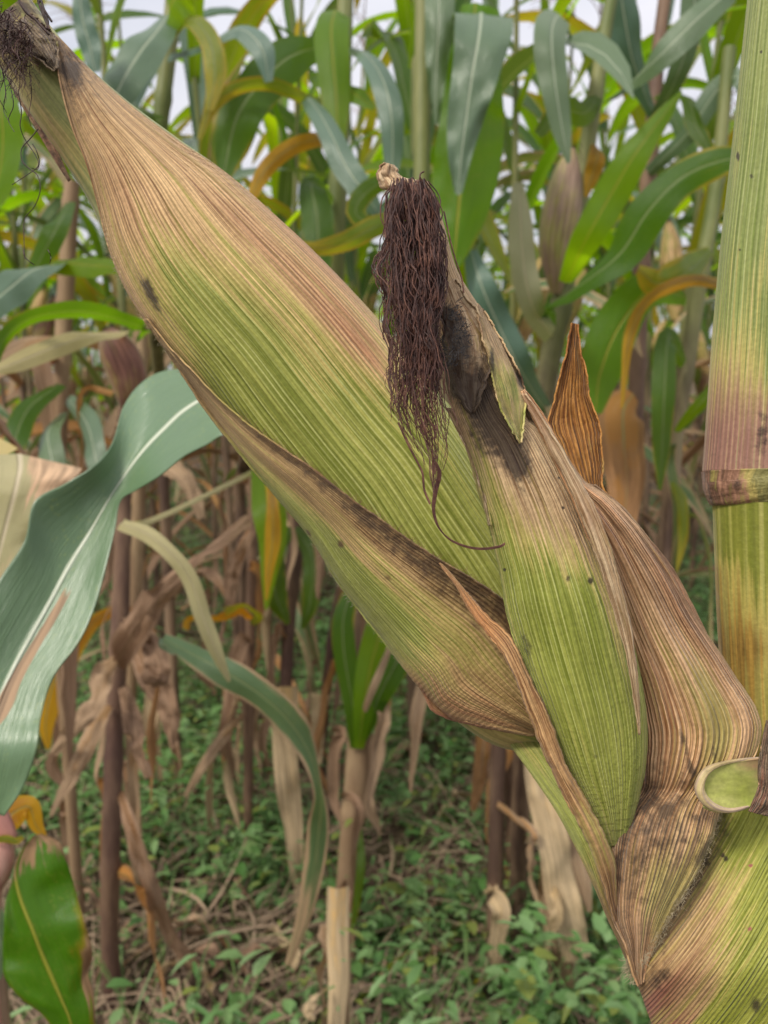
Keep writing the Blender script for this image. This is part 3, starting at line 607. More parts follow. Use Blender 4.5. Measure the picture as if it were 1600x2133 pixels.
patch('husk_leaf', G1, HUSK_TWO, ear2, field=F2, off=0.0014, nu=130, nv=360, curlL=0.0009, cw=0.03, wr=0.0006, wrf=(6, 5), seed=13, ragged=1.2, ang=68,
    label='broad green husk leaf with a blackened top and tan shoulder',
    mpts=[(930, 760, 1, 0, .95), (980, 770, 1, 0, .85), (1030, 800, .8, 0, .35), (950, 840, 1, .0, .35), (1000, 850, 1, 0, .7), (1060, 880, .9, 0, .4), (965, 900, .7, 0, .05), (1010, 910, .8, 0, .5), (1060, 940, 1, 0, .8), (1110, 900, .9, .15, .0),
          (985, 960, .3, 0, 0), (1030, 980, .7, 0, .1), (1080, 985, 1, 0, .6), (1140, 960, .95, .15, 0), (1000, 1030, .1, 0, 0), (1040, 1050, .6, .05, 0), (1100, 1050, .95, .1, 0), (1170, 1030, .95, .15, 0), (1030, 1110, .1, 0, 0), (1080, 1110, .5, 0, 0),
          (1140, 1110, .7, .05, 0), (1200, 1090, .9, .15, .1), (1050, 1180, 0, 0, 0), (1120, 1180, .2, 0, 0), (1190, 1170, .5, .05, 0), (1240, 1160, .7, .1, .25), (1080, 1280, 0, 0, .05), (1160, 1280, -.05, 0, 0), (1240, 1270, .1, 0, .05), (1290, 1270, .35, 0, .2),  # dark values at the right border paint the shaded side into the colour
          (1110, 1380, -.05, 0, .2), (1200, 1380, -.1, 0, 0), (1300, 1380, .0, 0, .05), (1150, 1480, 0, 0, .15), (1240, 1480, -.1, 0, 0), (1190, 1590, 0, 0, .15), (1280, 1590, -.1, 0, 0), (1280, 1720, .1, 0, 0)],
    blobs=[(975, 790, 60, 34, 60, 2, .7), (1030, 890, 110, 30, 58, 2, .5), (1080, 965, 40, 26, 60, 2, .4), (1000, 930, 50, 14, 62, 2, .3), (1184, 1204, 8, 10, 20, 2, .9), (1228, 1210, 8, 9, 20, 2, .9), (1052, 1186, 5, 5, 0, 2, 1.1), (1095, 1340, 16, 60, -15, 2, .5), (1172, 1058, 3, 3, 0, 2, 1.3), (1163, 996, 3, 3, 0, 2, 1.2), (1240, 1575, 10, 8, 0, 2, .5)])
patch('husk_leaf', [(905, 600, 952, 580), (915, 640, 972, 620), (922, 680, 1004, 660), (925, 722, 1024, 705), (930, 765, 1026, 752), (948, 812, 1010, 800), (978, 862, 990, 858)], HUSK_TAN, ear2, field=F2, off=0.0022, nu=60, nv=80, curlR=0.001, wr=0.0008, ragged=3, seed=15, wrf=(4, 4),
    mpts=[(920, 600, 1, 0, .1), (945, 600, 1, .1, 0), (960, 650, 1, 0, .0), (990, 680, .9, 0, 0), (925, 700, 1, 0, .8), (950, 730, 1, 0, .9), (1010, 720, .8, 0, .2), (1020, 750, .8, 0, .7), (950, 790, 1, 0, 1.1), (985, 830, 1, 0, 1.1)],
    blobs=[(935, 660, 22, 22, 0, 2, 1.0), (940, 715, 26, 26, 0, 2, 1.1), (910, 690, 20, 50, 0, 2, .8)], label='straw coloured torn husk with black mould patch')
patch('husk_leaf', [(994, 632, 1010, 648), (1004, 690, 1034, 693), (1018, 750, 1066, 742), (1034, 812, 1088, 798), (1054, 868, 1091, 860), (1082, 924, 1088, 922)], HUSK_TWO, ear2, field=F2, off=0.0030, nu=50, nv=120, curlR=0.0012, curlL=0.0008, wr=0.0008, ragged=3, seed=17, wrf=(3, 5), sg=(16, 40), ang=65,
    mpts=[(1005, 650, 1, .1, .2), (1040, 700, 1, .1, .2), (1080, 790, .9, .3, .4), (1030, 740, .75, 0, 0), (1050, 800, .45, 0, 0), (1085, 860, .4, 0, .2), (1060, 850, .4, 0, 0), (1040, 830, .5, 0, .5)], blobs=[(1082, 790, 10, 26, -20, 2, .6), (1024, 750, 6, 30, 0, 2, .9)],
    label='yellow green torn husk point with brown margin')
# pale pinkish husk margin left of the ear
patch('husk_leaf', [(930, 850, 950, 850), (955, 900, 985, 895), (985, 965, 1008, 960), (1003, 1030, 1014, 1030), (1018, 1095, 1024, 1095)], HUSK_TAN, ear2, depth=0.222, off=0.0, nu=14, nv=60, wr=0.0005, mpts=[(950, 880, .9, .2, 0), (990, 960, .9, .3, 0), (1015, 1080, .5, 0, 0)], label='thin pale husk margin beside the big ear')
# dried curl at the very top, left of the silk
patch('husk_leaf', [(800, 338, 822, 345), (785, 362, 835, 368), (798, 392, 868, 378), (835, 405, 890, 395), (850, 440, 905, 430)], HUSK_TAN, ear2, depth=0.220, bulge=0.7, nu=40, nv=50, wr=0.0012, wrf=(4, 4), ragged=3, seed=19,
    mpts=[(800, 350, 1, .1, 0), (795, 375, 1, .2, .1), (830, 370, .8, .1, .3), (870, 385, 1, .5, .4), (890, 420, 1, .3, .7)], label='dry curled husk tip sticking up above the silk')

# silk of the small ear
yk = np.array([370, 400, 450, 500, 600, 700, 800, 850, 900, 950, 1000, 1080, 1200.])
xl = np.array([818, 808, 798, 794, 793, 803, 806, 812, 835, 868, 886, 896, 900.])
xr = np.array([885, 903, 918, 928, 938, 930, 926, 934, 938, 928, 916, 912, 915.])
def silk_set(n, ymin, ymax, r0, r1, seed0, wig=0.10, amp=0.011, bunch=None):
    out_s = []
    for k in range(n):
        rr = random.Random(seed0 + k)
        ye = rr.uniform(ymin, ymax); ys = rr.uniform(372, 430) if rr.random() < .75 else rr.uniform(430, 720)
        nn = max(14, int((ye - ys) / 13)); y = np.linspace(ys, ye, nn)
        bi = rr.randrange(13); bc = (bi + .5)/13 + .05*math.sin(bi*7.3)
        u0 = bc + rr.gauss(0, .035) if rr.random() < .8 else rr.random(); u1 = u0*0.82 + 0.18*((bi*5) % 13)/13 if bunch is None else rr.choice(bunch) + rr.uniform(-.06, .06)
        t = (y - ys) / (ye - ys)
        uu = u0 + (u1-u0)*t**1.3 + wig*.75*vnoise(y/62 + bi*3.1, 0*y + bi, 11) + wig*0.5*vnoise(y/38 + k*1.3, 0*y + k, 12) + wig*0.25*vnoise(y/15 + k*2.3, 0*y + k, 14)*(rr.random() < .5)
        x = np.interp(y, yk, xl) + (np.interp(y, yk, xr) - np.interp(y, yk, xl)) * uu
        yy = y + 9*vnoise(y/30 + k, 0*y + k, 15)
        layer = rr.uniform(-1, 1)
        z = 0.2085 + 0.0045*layer + 0.0022*vnoise(y/60 + k, 0*y, 13) - 0.004*t
        P3 = at(x, yy, z)
        out_s.append((P3, rr.uniform(r0, r1) * (1 - 0.45*t)))
    return out_s
st = silk_set(165, 560, 880, .00010, .00024, 100) + silk_set(105, 520, 850, .00008, .0002, 4100, wig=.17)
st2 = silk_set(80, 560, 890, .00007, .00018, 6100, wig=.13)
obj('silk', tubes_mesh('silk_mass_brown', st2), SILK_BROWN, ear2, kind='stuff', label='reddish strands through the silk mass')
obj('silk', tubes_mesh('silk_mass', st), SILK, ear2, kind='stuff', label='thick hanging mass of dark brown dried silk')
st = silk_set(120, 780, 910, .00008, .00018, 900, wig=.16, bunch=[.08, .2, .42, .55, .75, .92]) + silk_set(46, 900, 990, .00009, .0002, 1500, wig=.12, bunch=[.12, .5, .58, .9]) + silk_set(14, 960, 1050, .0001, .0002, 1700, wig=.08, bunch=[.5, .6])
a = cr_interp(np.array([(905, 960), (915, 985), (908, 1020), (903, 1060), (912, 1095), (935, 1122), (970, 1138), (1005, 1143), (1042, 1138), (1052, 1132)], float), 60)
for dx in (0, 3.2, -2.6):
    st.append((at(a[:, 0] + dx*np.linspace(1, .1, 60), a[:, 1] + dx*.6, np.linspace(.2045, .2075, 60)), np.linspace(.00026, .00013, 60)))
a = cr_interp(np.array([(830, 880), (850, 925), (868, 960), (880, 985), (884, 1020), (896, 1050)], float), 40)
st.append((at(a[:, 0], a[:, 1], .205), np.full(40, .00028)))
a = cr_interp(np.array([(925, 440), (938, 500), (950, 545), (962, 580), (966, 610)], float), 30); st.append((at(a[:, 0], a[:, 1], .207), np.full(30, .0002)))
a = cr_interp(np.array([(895, 400), (915, 425), (922, 445), (918, 460)], float), 24); st.append((at(a[:, 0], a[:, 1], .208), np.full(24, .00014)))
a = cr_interp(np.array([(874, 380), (876, 362), (884, 357)], float), 14); st.append((at(a[:, 0], a[:, 1], .21), np.full(14, .0002)))
obj('silk', tubes_mesh('silk_lower', st), SILK_BROWN, ear2, label='reddish brown silk strands hanging loose over the big ear')

# fuzz hairs along husk edges
def fuzz(line, n, length, d, seed, spread=8, mat=FUZZ, parent=maize, nm='fuzz', dirn=None, r=.00005):
    rr = random.Random(seed); a = cr_interp(np.array(line, float), 200); T = np.gradient(a, axis=0); ss = []
    for k in range(n):
        i = rr.randrange(200); nx, ny = -T[i, 1], T[i, 0]; q = math.hypot(nx, ny) + 1e-6; nx /= q; ny /= q
        if dirn is not None: nx, ny = dirn
        lp = length * rr.uniform(.3, 1); tx, ty = nx + rr.uniform(-.8, .8), ny + rr.uniform(-.8, .8)
        x0 = a[i, 0] + rr.uniform(-spread, spread)*.5; y0 = a[i, 1] + rr.uniform(-spread, spread)*.5
        t = np.linspace(0, 1, 4); c = rr.uniform(-.3, .3)
        ss.append((at(x0 + tx*lp*t - ty*c*lp*t*t, y0 + ty*lp*t + tx*c*lp*t*t, d + rr.uniform(-.001, .001) + 0*t), r*(1 - .7*t)))
    return obj(nm, tubes_mesh(nm, ss, 3), mat, parent, kind='stuff')
fuzz([(500, 868), (560, 915), (640, 968), (725, 1032), (812, 1092), (893, 1150), (972, 1197), (1050, 1248)], 420, 10, .242, 5, 10, SILK_BROWN, ear1, dirn=(.3, -.8))
fuzz([(225, 520), (262, 600), (300, 665), (346, 731), (386, 788)], 260, 9, .270, 6, 5, FUZZ, ear1, dirn=(-.8, .2))
fuzz([(646, 1124), (708, 1224), (770, 1300), (832, 1380)], 120, 6, .277, 8, 4, FUZZ, ear1, dirn=(-.8, .5))
fuzz([(940, 640), (960, 690), (950, 740), (925, 760), (905, 700)], 420, 22, .2055, 7, 34, MOULD, ear2, dirn=(.2, -.2), r=.00012)

# ---- ribbed dry husk leaf on the right, orange tip behind it, tan rolled edges, knob, sheath
H5 = [(1086, 815, 1092, 811), (1112, 872, 1130, 862), (1150, 948, 1170, 934), (1190, 1032, 1218, 1003), (1215, 1092, 1266, 1035), (1236, 1152, 1325, 1096), (1258, 1232, 1390, 1186), (1288, 1330, 1452, 1292), (1318, 1430, 1526, 1402),
      (1333, 1530, 1583, 1500), (1334, 1590, 1570, 1576), (1332, 1645, 1520, 1640), (1300, 1692, 1498, 1690), (1279, 1750, 1482, 1748), (1273, 1830, 1448, 1822), (1277, 1910, 1404, 1893), (1300, 1968, 1372, 1952), (1318, 2028, 1348, 2012), (1330, 2054, 1340, 2046)]
patch('husk_leaf', H5, HUSK_RIB, maize, depth=[.2215, .2215, .222, .2215, .222, .226, .232, .238, .242, .244, .243, .241, .2385, .236, .236, .2375, .239, .241, .242], off=0.0, bulge=0.38, nu=150, nv=520, curlL=0.001, cw=0.05, wr=0.0014, wrf=(8, 6), seed=23, ragged=1.0, thick=.0006, ang=70,
    mpts=[(1100, 840, 1, .5, .1), (1160, 950, 1, .45, .1), (1210, 1050, 1, .4, .1), (1240, 1120, 1, .35, .1), (1300, 1110, 1, .5, .1), (1260, 1200, 1, .4, .1), (1320, 1200, .95, .25, .1), (1380, 1210, 1, .6, .15), (1300, 1320, 1, .35, .05), (1360, 1320, .8, .1, 0),
          (1430, 1300, .95, .5, .1), (1340, 1420, 1, .6, .05), (1420, 1420, .8, .15, .05), (1500, 1400, .8, .4, 0), (1350, 1520, 1, .5, .0), (1430, 1520, 1, .4, .1), (1500, 1520, .6, .1, .0), (1565, 1520, .75, .2, 0), (1350, 1610, 1, 0, .5), (1430, 1600, 1, .25, .4), (1520, 1580, .6, .1, .1),
          (1340, 1650, 1, 0, .72), (1420, 1650, 1, .1, .66), (1490, 1650, .8, 0, .5), (1310, 1700, 1, 0, .72), (1380, 1690, 1, 0, .8), (1450, 1700, .6, 0, .5), (1290, 1780, 1, 0, .58), (1350, 1780, 1, 0, .74), (1400, 1760, .7, 0, .6), (1450, 1760, .4, 0, .2), (1290, 1880, 1, 0, .5),
          (1340, 1880, 1, 0, .64), (1392, 1850, -.3, 0, .05), (1375, 1900, -.3, 0, .1), (1310, 1980, 1, .1, .3), (1340, 2000, .9, .1, .1)],
    blobs=[(1425, 1545, 26, 7, 75, 2, .6), (1488, 1570, 30, 8, 75, 2, .6), (1440, 1600, 26, 8, 78, 2, .5), (1385, 1690, 16, 12, 0, 2, .5), (1466, 1770, 34, 10, -60, 2, .5)],
    raise_=lambda u, v, x, y: 0.0020*np.exp(-((x-1345-(1700-y)*.25)/15)**2)*np.exp(-((y-1760)/80)**2) + 0.0018*np.exp(-((x-1300-(1720-y)*.3)/10)**2)*np.exp(-((y-1770)/70)**2) - .003*np.exp(-((y-1655)/26)**2)*(x < 1480),
    label='deeply ribbed dry pink brown husk leaf running down into the crumpled shank')
patch('husk_leaf', [(1086, 820, 1096, 820), (1125, 895, 1145, 893), (1170, 985, 1195, 975), (1210, 1070, 1238, 1058), (1240, 1150, 1272, 1145), (1268, 1240, 1298, 1236), (1296, 1330, 1318, 1328), (1316, 1420, 1328, 1420), (1331, 1530, 1333, 1530)], HUSK_TAN, maize,
    depth=[.2205, .220, .2195, .219, .219, .2195, .221, .223, .226], bulge=0.5, nu=24, nv=160, wr=0.0006, seed=25, ragged=1.5, mpts=[(1100, 830, 1, .5, .2), (1160, 960, 1, .3, .1), (1220, 1080, 1, .4, .1), (1260, 1180, .9, 0, 0), (1290, 1300, .8, 0, 0), (1320, 1420, .9, .1, 0)], label='rolled tan husk margin beside the small ear')
patch('husk_leaf', [(1190, 1002, 1240, 1010), (1240, 1050, 1298, 1058), (1290, 1100, 1350, 1120), (1340, 1170, 1405, 1192), (1400, 1260, 1462, 1300), (1450, 1360, 1500, 1385)], HUSK_RIB, maize, depth=[.231, .233, .236, .24, .245, .249], bulge=.5, nu=50, nv=120, wr=.0008, ragged=1.5,
    mpts=[(1200, 1010, 1, .3, 0), (1280, 1080, 1, .3, 0), (1340, 1160, 1, .55, .1), (1420, 1280, 1, .55, .1)], label='dry pink husk behind the ribbed one')
H6 = [(1189, 672, 1206, 676), (1184, 705, 1208, 712), (1178, 745, 1212, 745), (1166, 785, 1222, 775), (1154, 832, 1228, 820), (1141, 882, 1247, 876), (1160, 932, 1253, 928), (1180, 980, 1256, 975), (1205, 1025, 1256, 1015), (1240, 1065, 1290, 1065), (1280, 1130, 1330, 1120)]
patch('husk_leaf', H6, HUSK_ORANGE, maize, depth=[.238, .238, .238, .238, .238, .237, .236, .235, .234, .235, .238], bulge=-0.25, nu=60, nv=160, curlL=.0008, curlR=.0008, cw=.08, wr=.0008, ragged=2, seed=27,
    mpts=[(1195, 690, 1, .5, .1), (1198, 760, 1, .35, .15), (1160, 850, 1, .45, 0), (1200, 850, 1, 0, .1), (1235, 870, 1, .5, .2), (1200, 930, 1, 0, 0), (1220, 1000, 1, .1, 0), (1280, 1080, 1, .4, 0)], label='pointed orange dry husk leaf standing behind the ear')
H7 = [(914, 1172, 922, 1176), (950, 1224, 964, 1221), (990, 1288, 1008, 1276), (1042, 1350, 1062, 1328), (1070, 1404, 1092, 1386), (1090, 1452, 1116, 1440), (1110, 1502, 1140, 1490), (1142, 1590, 1174, 1580), (1176, 1662, 1212, 1650), (1216, 1740, 1256, 1730), (1252, 1826, 1280, 1800), (1270, 1890, 1284, 1870), (1290, 1950, 1296, 1944)]
patch('husk_leaf', H7, HUSK_EDGE, maize, depth=[.247, .240, .233, .2275, .2255, .2245, .224, .224, .2245, .226, .230, .235, .242], bulge=.7, nu=36, nv=240, wr=.0009, wrf=(3, 9), ragged=2.5, seed=29,
    mpts=[(920, 1180, 1, .2, .1), (960, 1225, 1, .5, .3), (1000, 1280, 1, .6, .1), (1045, 1345, 1, .6, .0), (1080, 1400, 1, .0, .1), (1100, 1450, 1, 0, 0), (1125, 1500, 1, .1, .3), (1150, 1590, .9, 0, .1), (1165, 1600, 1, 0, .5), (1190, 1660, .8, 0, .1), (1210, 1690, .6, 0, .1), (1240, 1740, .4, 0, .1), (1270, 1830, .6, 0, 0), (1285, 1890, 1, 0, 0)],
    label='narrow tan curled husk edge between the two ears')
H8 = [(1010, 1490, 1100, 1500), (1066, 1556, 1150, 1550), (1120, 1630, 1190, 1620), (1160, 1690, 1236, 1690), (1200, 1765, 1283, 1765), (1240, 1850, 1290, 1850), (1266, 1912, 1305, 1905), (1295, 1975, 1325, 1965), (1318, 2035, 1345, 2030)]
patch('husk_leaf', H8, HUSK_LOW, maize, depth=[.292, .276, .259, .247, .241, .239, .24, .242, .245], bulge=.6, nu=50, nv=160, wr=.0006, seed=31,
    mpts=[(1060, 1540, .2, .05, .1), (1120, 1610, .1, .1, .05), (1170, 1680, -.1, 0, 0), (1200, 1740, .2, .1, 0), (1240, 1800, .5, .1, 0), (1260, 1860, .6, .1, .1), (1290, 1950, 1, .1, .3)], label='green shank sheath tapering down to the stalk')

def sh_uv(u, v, x, y):
    k = 0.62 - 0.28*np.clip((x-1330)/380, 0, 1)
    q = (x - 1300) + k*(y - 1600)
    return np.stack([q/560.0, (y - 1500)/600.0 + 0*x], -1)
S1 = [(1512, 1600, 1760, 1560), (1500, 1660, 1762, 1640), (1482, 1742, 1765, 1720), (1448, 1822, 1768, 1800), (1402, 1900, 1770, 1880), (1360, 1968, 1772, 1960), (1326, 2022, 1774, 2040), (1344, 2085, 1772, 2110), (1366, 2150, 1768, 2170), (1385, 2230, 1764, 2240), (1420, 2400, 1756, 2400), (1450, 2650, 1750, 2650)]
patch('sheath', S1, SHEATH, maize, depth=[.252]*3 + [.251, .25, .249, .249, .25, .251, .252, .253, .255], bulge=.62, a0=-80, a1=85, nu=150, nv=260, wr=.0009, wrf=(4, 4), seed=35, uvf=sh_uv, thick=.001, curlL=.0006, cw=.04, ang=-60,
    mpts=[(1500, 1680, .4, 0, .9), (1540, 1660, .1, 0, .2), (1590, 1680, -.2, 0, 0), (1470, 1760, .6, 0, 1.1), (1510, 1760, .0, 0, .15), (1580, 1780, -.2, 0, 0), (1440, 1830, .9, 0, 1.1), (1480, 1840, .7, 0, .25), (1540, 1850, -.05, 0, 0), (1410, 1900, 1, 0, .9), (1450, 1910, .95, .1, .1), (1510, 1920, .5, .1, 0),  # high dark values on the left edge paint the shade of the groove
          (1590, 1920, -.2, 0, 0), (1375, 1960, .8, 0, .8), (1410, 1970, .95, .15, .1), (1470, 1970, .95, .35, 0), (1540, 1990, .3, .1, 0), (1335, 2015, .8, .1, .2), (1370, 2020, .9, .5, .55), (1420, 2040, 1, .5, .1), (1480, 2050, .6, .2, 0), (1560, 2060, -.1, 0, 0), (1360, 2090, .6, .85, .1), (1410, 2110, .8, .6, 0), (1480, 2120, .25, .15, 0), (1580, 2120, -.2, 0, 0), (1400, 2250, .4, .3, 0), (1600, 2400, 0, 0, 0)],
    blobs=[(1572, 2088, 16, 18, 0, 2, .9), (1514, 1790, 4, 4, 0, 2, 1.1), (1508, 1782, 3, 3, 0, 2, 1.1), (1563, 1803, 6, 4, 0, 1, .9), (1560, 1934, 7, 6, 0, 1, .8), (1518, 2018, 10, 5, 0, 2, .5), (1380, 2030, 20, 30, 30, 2, .4)],
    label='broad yellow green leaf sheath with purple brown ribs at lower right')
fuzz([(1500, 1680), (1482, 1742), (1448, 1822), (1402, 1900), (1366, 1962), (1330, 2020)], 700, 16, .234, 41, 16, FUZZ, maize, dirn=(.1, .1), r=.00006)
fuzz([(1318, 1990), (1312, 2020), (1325, 2045)], 160, 16, .241, 43, 14, FUZZ, maize, dirn=(-.9, .5), r=.00008)
# curled collar: pale pink rim round a green hollow, brown curl at the frame edge
patch('collar', [(1458, 1655, 1466, 1682), (1468, 1612, 1492, 1690), (1490, 1598, 1530, 1690), (1540, 1586, 1565, 1680), (1590, 1580, 1592, 1666), (1650, 1576, 1650, 1650)], COLLAR, maize, depth=[.2262, .2265, .2272, .228, .229, .231], bulge=-0.12, nu=60, nv=80, uvf=lambda u, v, x, y: np.stack([(y-1500)/600 + 0*x, (x-1400)/300 + 0*y], -1),
    mpts=[(1470, 1640, -.1, 0, 0), (1520, 1610, 0, .3, 0), (1560, 1600, 0, .75, 0), (1590, 1610, 0, .8, 0), (1520, 1660, -.2, 0, 0), (1580, 1650, -.2, 0, 0)], label='green hollow of the curled leaf collar')
rim = [(1650, 1575, .2305, 3), (1592, 1579, .229, 3), (1545, 1583, .2275, 3.5), (1500, 1592, .226, 4.5), (1470, 1608, .225, 8), (1457, 1638, .2245, 10), (1465, 1662, .2247, 10), (1488, 1681, .225, 8), (1520, 1688, .226, 5), (1556, 1680, .2272, 3.5), (1582, 1668, .2285, 3), (1650, 1650, .2305, 3)]
stalk_px('collar_rim', rim, RIM, maize, ns=16, nv=120, mpts=[(1600, 1580, .2, .2, 0), (1500, 1590, .5, .1, .5), (1455, 1640, .3, .1, .15), (1490, 1685, .1, .1, 0), (1580, 1670, 0, 0, 0)])
patch('leaf_base', [(1598, 1500, 1640, 1500), (1588, 1545, 1640, 1540), (1580, 1600, 1640, 1600), (1580, 1640, 1640, 1640), (1568, 1672, 1630, 1680), (1560, 1690, 1600, 1700)], HUSK_KNOB, maize, depth=.222, bulge=.5, nu=24, nv=60, wr=.0008, mpts=[(1600, 1550, 1, .4, .1), (1600, 1650, 1, .5, .2)], label='dry brown leaf curl at the right frame edge')

# ---- big blue green blade on the left: a leaf of this plant passing behind the ear
LF = [(560, 880, 620, 960, 680, 1060, .44), (470, 800, 510, 852, 540, 915, .46, .03, -.03), (402, 772, 440, 828, 470, 905, .47, .04, -.04), (342, 773, 388, 852, 432, 926, .48, .045, -.045), (292, 800, 338, 898, 382, 952, .485, .045, -.04), (256, 850, 298, 940, 332, 992, .485, .03, -.03), (236, 918, 262, 988, 286, 1020, .48, .01, -.01),
      (205, 962, 228, 1040, 252, 1042, .475), (140, 1005, 185, 1115, 240, 1100, .47), (72, 1045, 142, 1185, 224, 1168, .46), (52, 1125, 104, 1255, 200, 1258, .45), (0, 1205, 62, 1330, 166, 1336, .44), (-50, 1290, 22, 1405, 112, 1410, .43), (-100, 1380, -10, 1480, 86, 1492, .42), (-120, 1480, -40, 1560, 76, 1562, .41), (-110, 1580, -40, 1630, 48, 1640, .41), (-60, 1680, -20, 1690, 8, 1700, .41)]
leafpatch('leaf', LF, M_BIG, maize, nu=40, nv=160, cup=.006, wr=.004, seed=3, thick=.0005,
    mpts=[(300, 900, 0, 0, 0)], blobs=[(92, 1310, 130, 8, -59, 0, .75), (108, 1300, 90, 4, -59, 0, .7), (40, 1400, 80, 12, -60, 0, .75), (10, 1470, 60, 18, -60, 0, .7), (380, 905, 26, 5, -20, 0, .35)],
    label='long blue green leaf blade arching out to the left with pale midrib')

# ================================================================== BACKGROUND PLANTS
# generic ribbon in world space
def ribbon(name, pts, width, mat, parent, side=None, nu=5, fold=0.25, wave=0.0, twist=None, seed=0, offs=None, mesh_only=False, crumple=0.0):
    pts = np.asarray(pts, float); width = np.asarray(width, float); n = len(pts)
    T = np.gradient(pts, axis=0); T /= np.linalg.norm(T, axis=1)[:, None] + 1e-12
    if side is None: side = np.array([0.0, 0, 1.0])
    S = np.cross(T, np.broadcast_to(side, T.shape)); q = np.linalg.norm(S, axis=1)[:, None]
    S = S / np.maximum(q, 1e-6); Nn = np.cross(S, T)
    if twist is not None:
        c = np.cos(twist)[:, None]; s_ = np.sin(twist)[:, None]
        S, Nn = S*c + Nn*s_, Nn*c - S*s_
    u = np.linspace(-1, 1, nu)[None]; v = np.linspace(0, 1, n)[:, None]
    hw = width[:, None] / 2
    zz = fold*np.abs(u)*hw + wave*hw*np.abs(u)*np.sin(v*(14 + seed % 5) + (u > 0)*2.1 + seed)
    if crumple: zz = zz + crumple*hw*(vnoise(u*2.2 + seed, v*14, seed) + .6*vnoise(u*4, v*30 + seed, seed+1))
    P = pts[:, None] + S[:, None]*(u*hw)[..., None] + Nn[:, None]*zz[..., None]
    UV = np.stack(np.broadcast_arrays((u+1)/2, v), -1)
    me = grid_mesh(name, P, UV)
    if mesh_only: me.materials.append(mat); return me
    return obj(name, me, mat, parent)

VIEW = np.array([0, CP, -SP])
def pleaf(pts, mat, parent, fold=0.25, wave=0.12, seed=0, nv=26, nu=7, crumple=0.0, label=None, nm='leaf'):
    """blade given by (px, py, depth, width px, roll deg) along its midrib"""
    pts = [list(p) + [0]*(5-len(p)) for p in pts]
    a = cr_interp(np.array(pts, float), nv); P3 = at(a[:, 0], a[:, 1], a[:, 2]); wd = a[:, 3]*a[:, 2]/FPX
    o = ribbon(nm, P3, wd, mat, parent, side=VIEW, nu=nu, fold=fold, wave=wave, twist=np.radians(a[:, 4]), seed=seed, crumple=crumple)
    if label: o['label'] = label
    return o
def pstalk(pts, mat, parent, label=None, ground=True, nodes=True, nm='stalk', ns=10):
    """stalk by (px, py, depth, width px); the last point is carried straight down to the soil"""
    a = cr_interp(np.array(pts, float), 40); P3 = at(a[:, 0], a[:, 1], a[:, 2]); r = a[:, 3]*a[:, 2]/FPX/2
    if ground and P3[-1, 2] > 0.02:
        e = P3[-1].copy(); k = max(2, int(e[2]/.06)); zz = np.linspace(e[2], -.02, k+1)[1:]
        P3 = np.concatenate([P3, np.stack([e[0] + 0*zz, e[1] + 0*zz, zz], -1)]); r = np.concatenate([r, np.full(k, r[-1])])
    if nodes:
        ln = np.concatenate([[0], np.cumsum(np.linalg.norm(np.diff(P3, axis=0), axis=1))])
        r = r * (1 + 0.22*np.exp(-((np.mod(ln + 0.05, 0.17) - 0.085)/0.010)**2))
    P, UV = tube_rings(P3, r, ns)
    o = obj(nm, grid_mesh(nm, P, UV), mat, parent)
    if label: o['label'] = label
    if ground and nodes: dress(P3, r, parent)
    return o
def dress(P3, r, parent):
    rr = random.Random(int(abs(P3[0, 0])*1e4) + int(P3[0, 1]*1e3))
    zs = P3[:, 2]; z = .16 + rr.uniform(0, .1)
    while z < 1.0:
        i = int(np.argmin(np.abs(zs - z))); o = P3[i]; a = rr.uniform(0, 6.28); dv = np.array([math.cos(a), math.sin(a), 0])
        if abs(zs[i] - z) < .08:
            L_ = rr.uniform(.14, .40); n = 22; t = np.linspace(0, 1, n); rise = rr.uniform(.0, .07); out_ = rr.uniform(.03, .13)
            pts = o + dv*(r[i] + out_*np.sqrt(t)*(1 - .35*t))[:, None] + np.array([0, 0, 1])*(rise*np.sin(np.pi*np.minimum(t*1.7, 1)) - L_*t**1.5)[:, None]
            pts[:, 0] += .02*vnoise(t*4, 0*t + z*9, 3); pts[:, 1] += .02*vnoise(t*4, 0*t + z*9, 8); pts[:, 2] = np.maximum(pts[:, 2], .01)
            wd = rr.uniform(.010, .032)*np.sqrt(np.clip(1 - (1.6*t - .6)**2, .04, 1))
            ribbon('leaf', pts, wd, rr.choice([M_DRY, M_DRYB, M_DRYB, M_STRAW, M_HALF if z > .6 else M_DRY, M_ORANGE]), parent, side=dv + np.array([.1, .2, .1]), nu=7, fold=rr.uniform(.2, .8), wave=.35, twist=rr.uniform(-2.5, 2.5)*t, seed=rr.randrange(90), crumple=rr.uniform(.1, .4))
        z += rr.uniform(.11, .17)
def pear(pts, mat, parent, label=None, silk=True):
    a = cr_interp(np.array(pts, float), 30); P3 = at(a[:, 0], a[:, 1], a[:, 2]); r = a[:, 3]*a[:, 2]/FPX/2
    P, UV = tube_rings(P3, r, 16); UV = UV.copy(); UV[..., 1] *= 4
    m = np.full((*P.shape[:2], 3), [.7, .2, .05])
    e = obj('corn_ear', grid_mesh('far_ear', P, UV, m), mat, parent)
    if label: e['label'] = label
    if silk:
        st = []
        for k in range(24):
            rr = random.Random(k); t = np.linspace(0, 1, 8)[:, None]; q = P3[0] if r[0] < r[-1] else P3[0]
            st.append((q + np.array([rr.uniform(-1, 1), rr.uniform(-1, 1), 0])*.014*t + np.array([0, 0, .008])*np.sin(t*3) + np.array([0, 0, -.03])*t**2*rr.random(), np.full(8, .0007)))
        so_ = obj('silk', tubes_mesh('far_silk', st, 3), SILK, e)
        off = parent.get('_base'); so_.location = (0, 0, 0)
    return e
def plant_at(px, py, d, label, nm='corn_plant', cat='corn plant', group=None):
    b = at(px, py, d); return base_empty(nm, (float(b[0]), float(b[1]), 0.0), label, cat, group)

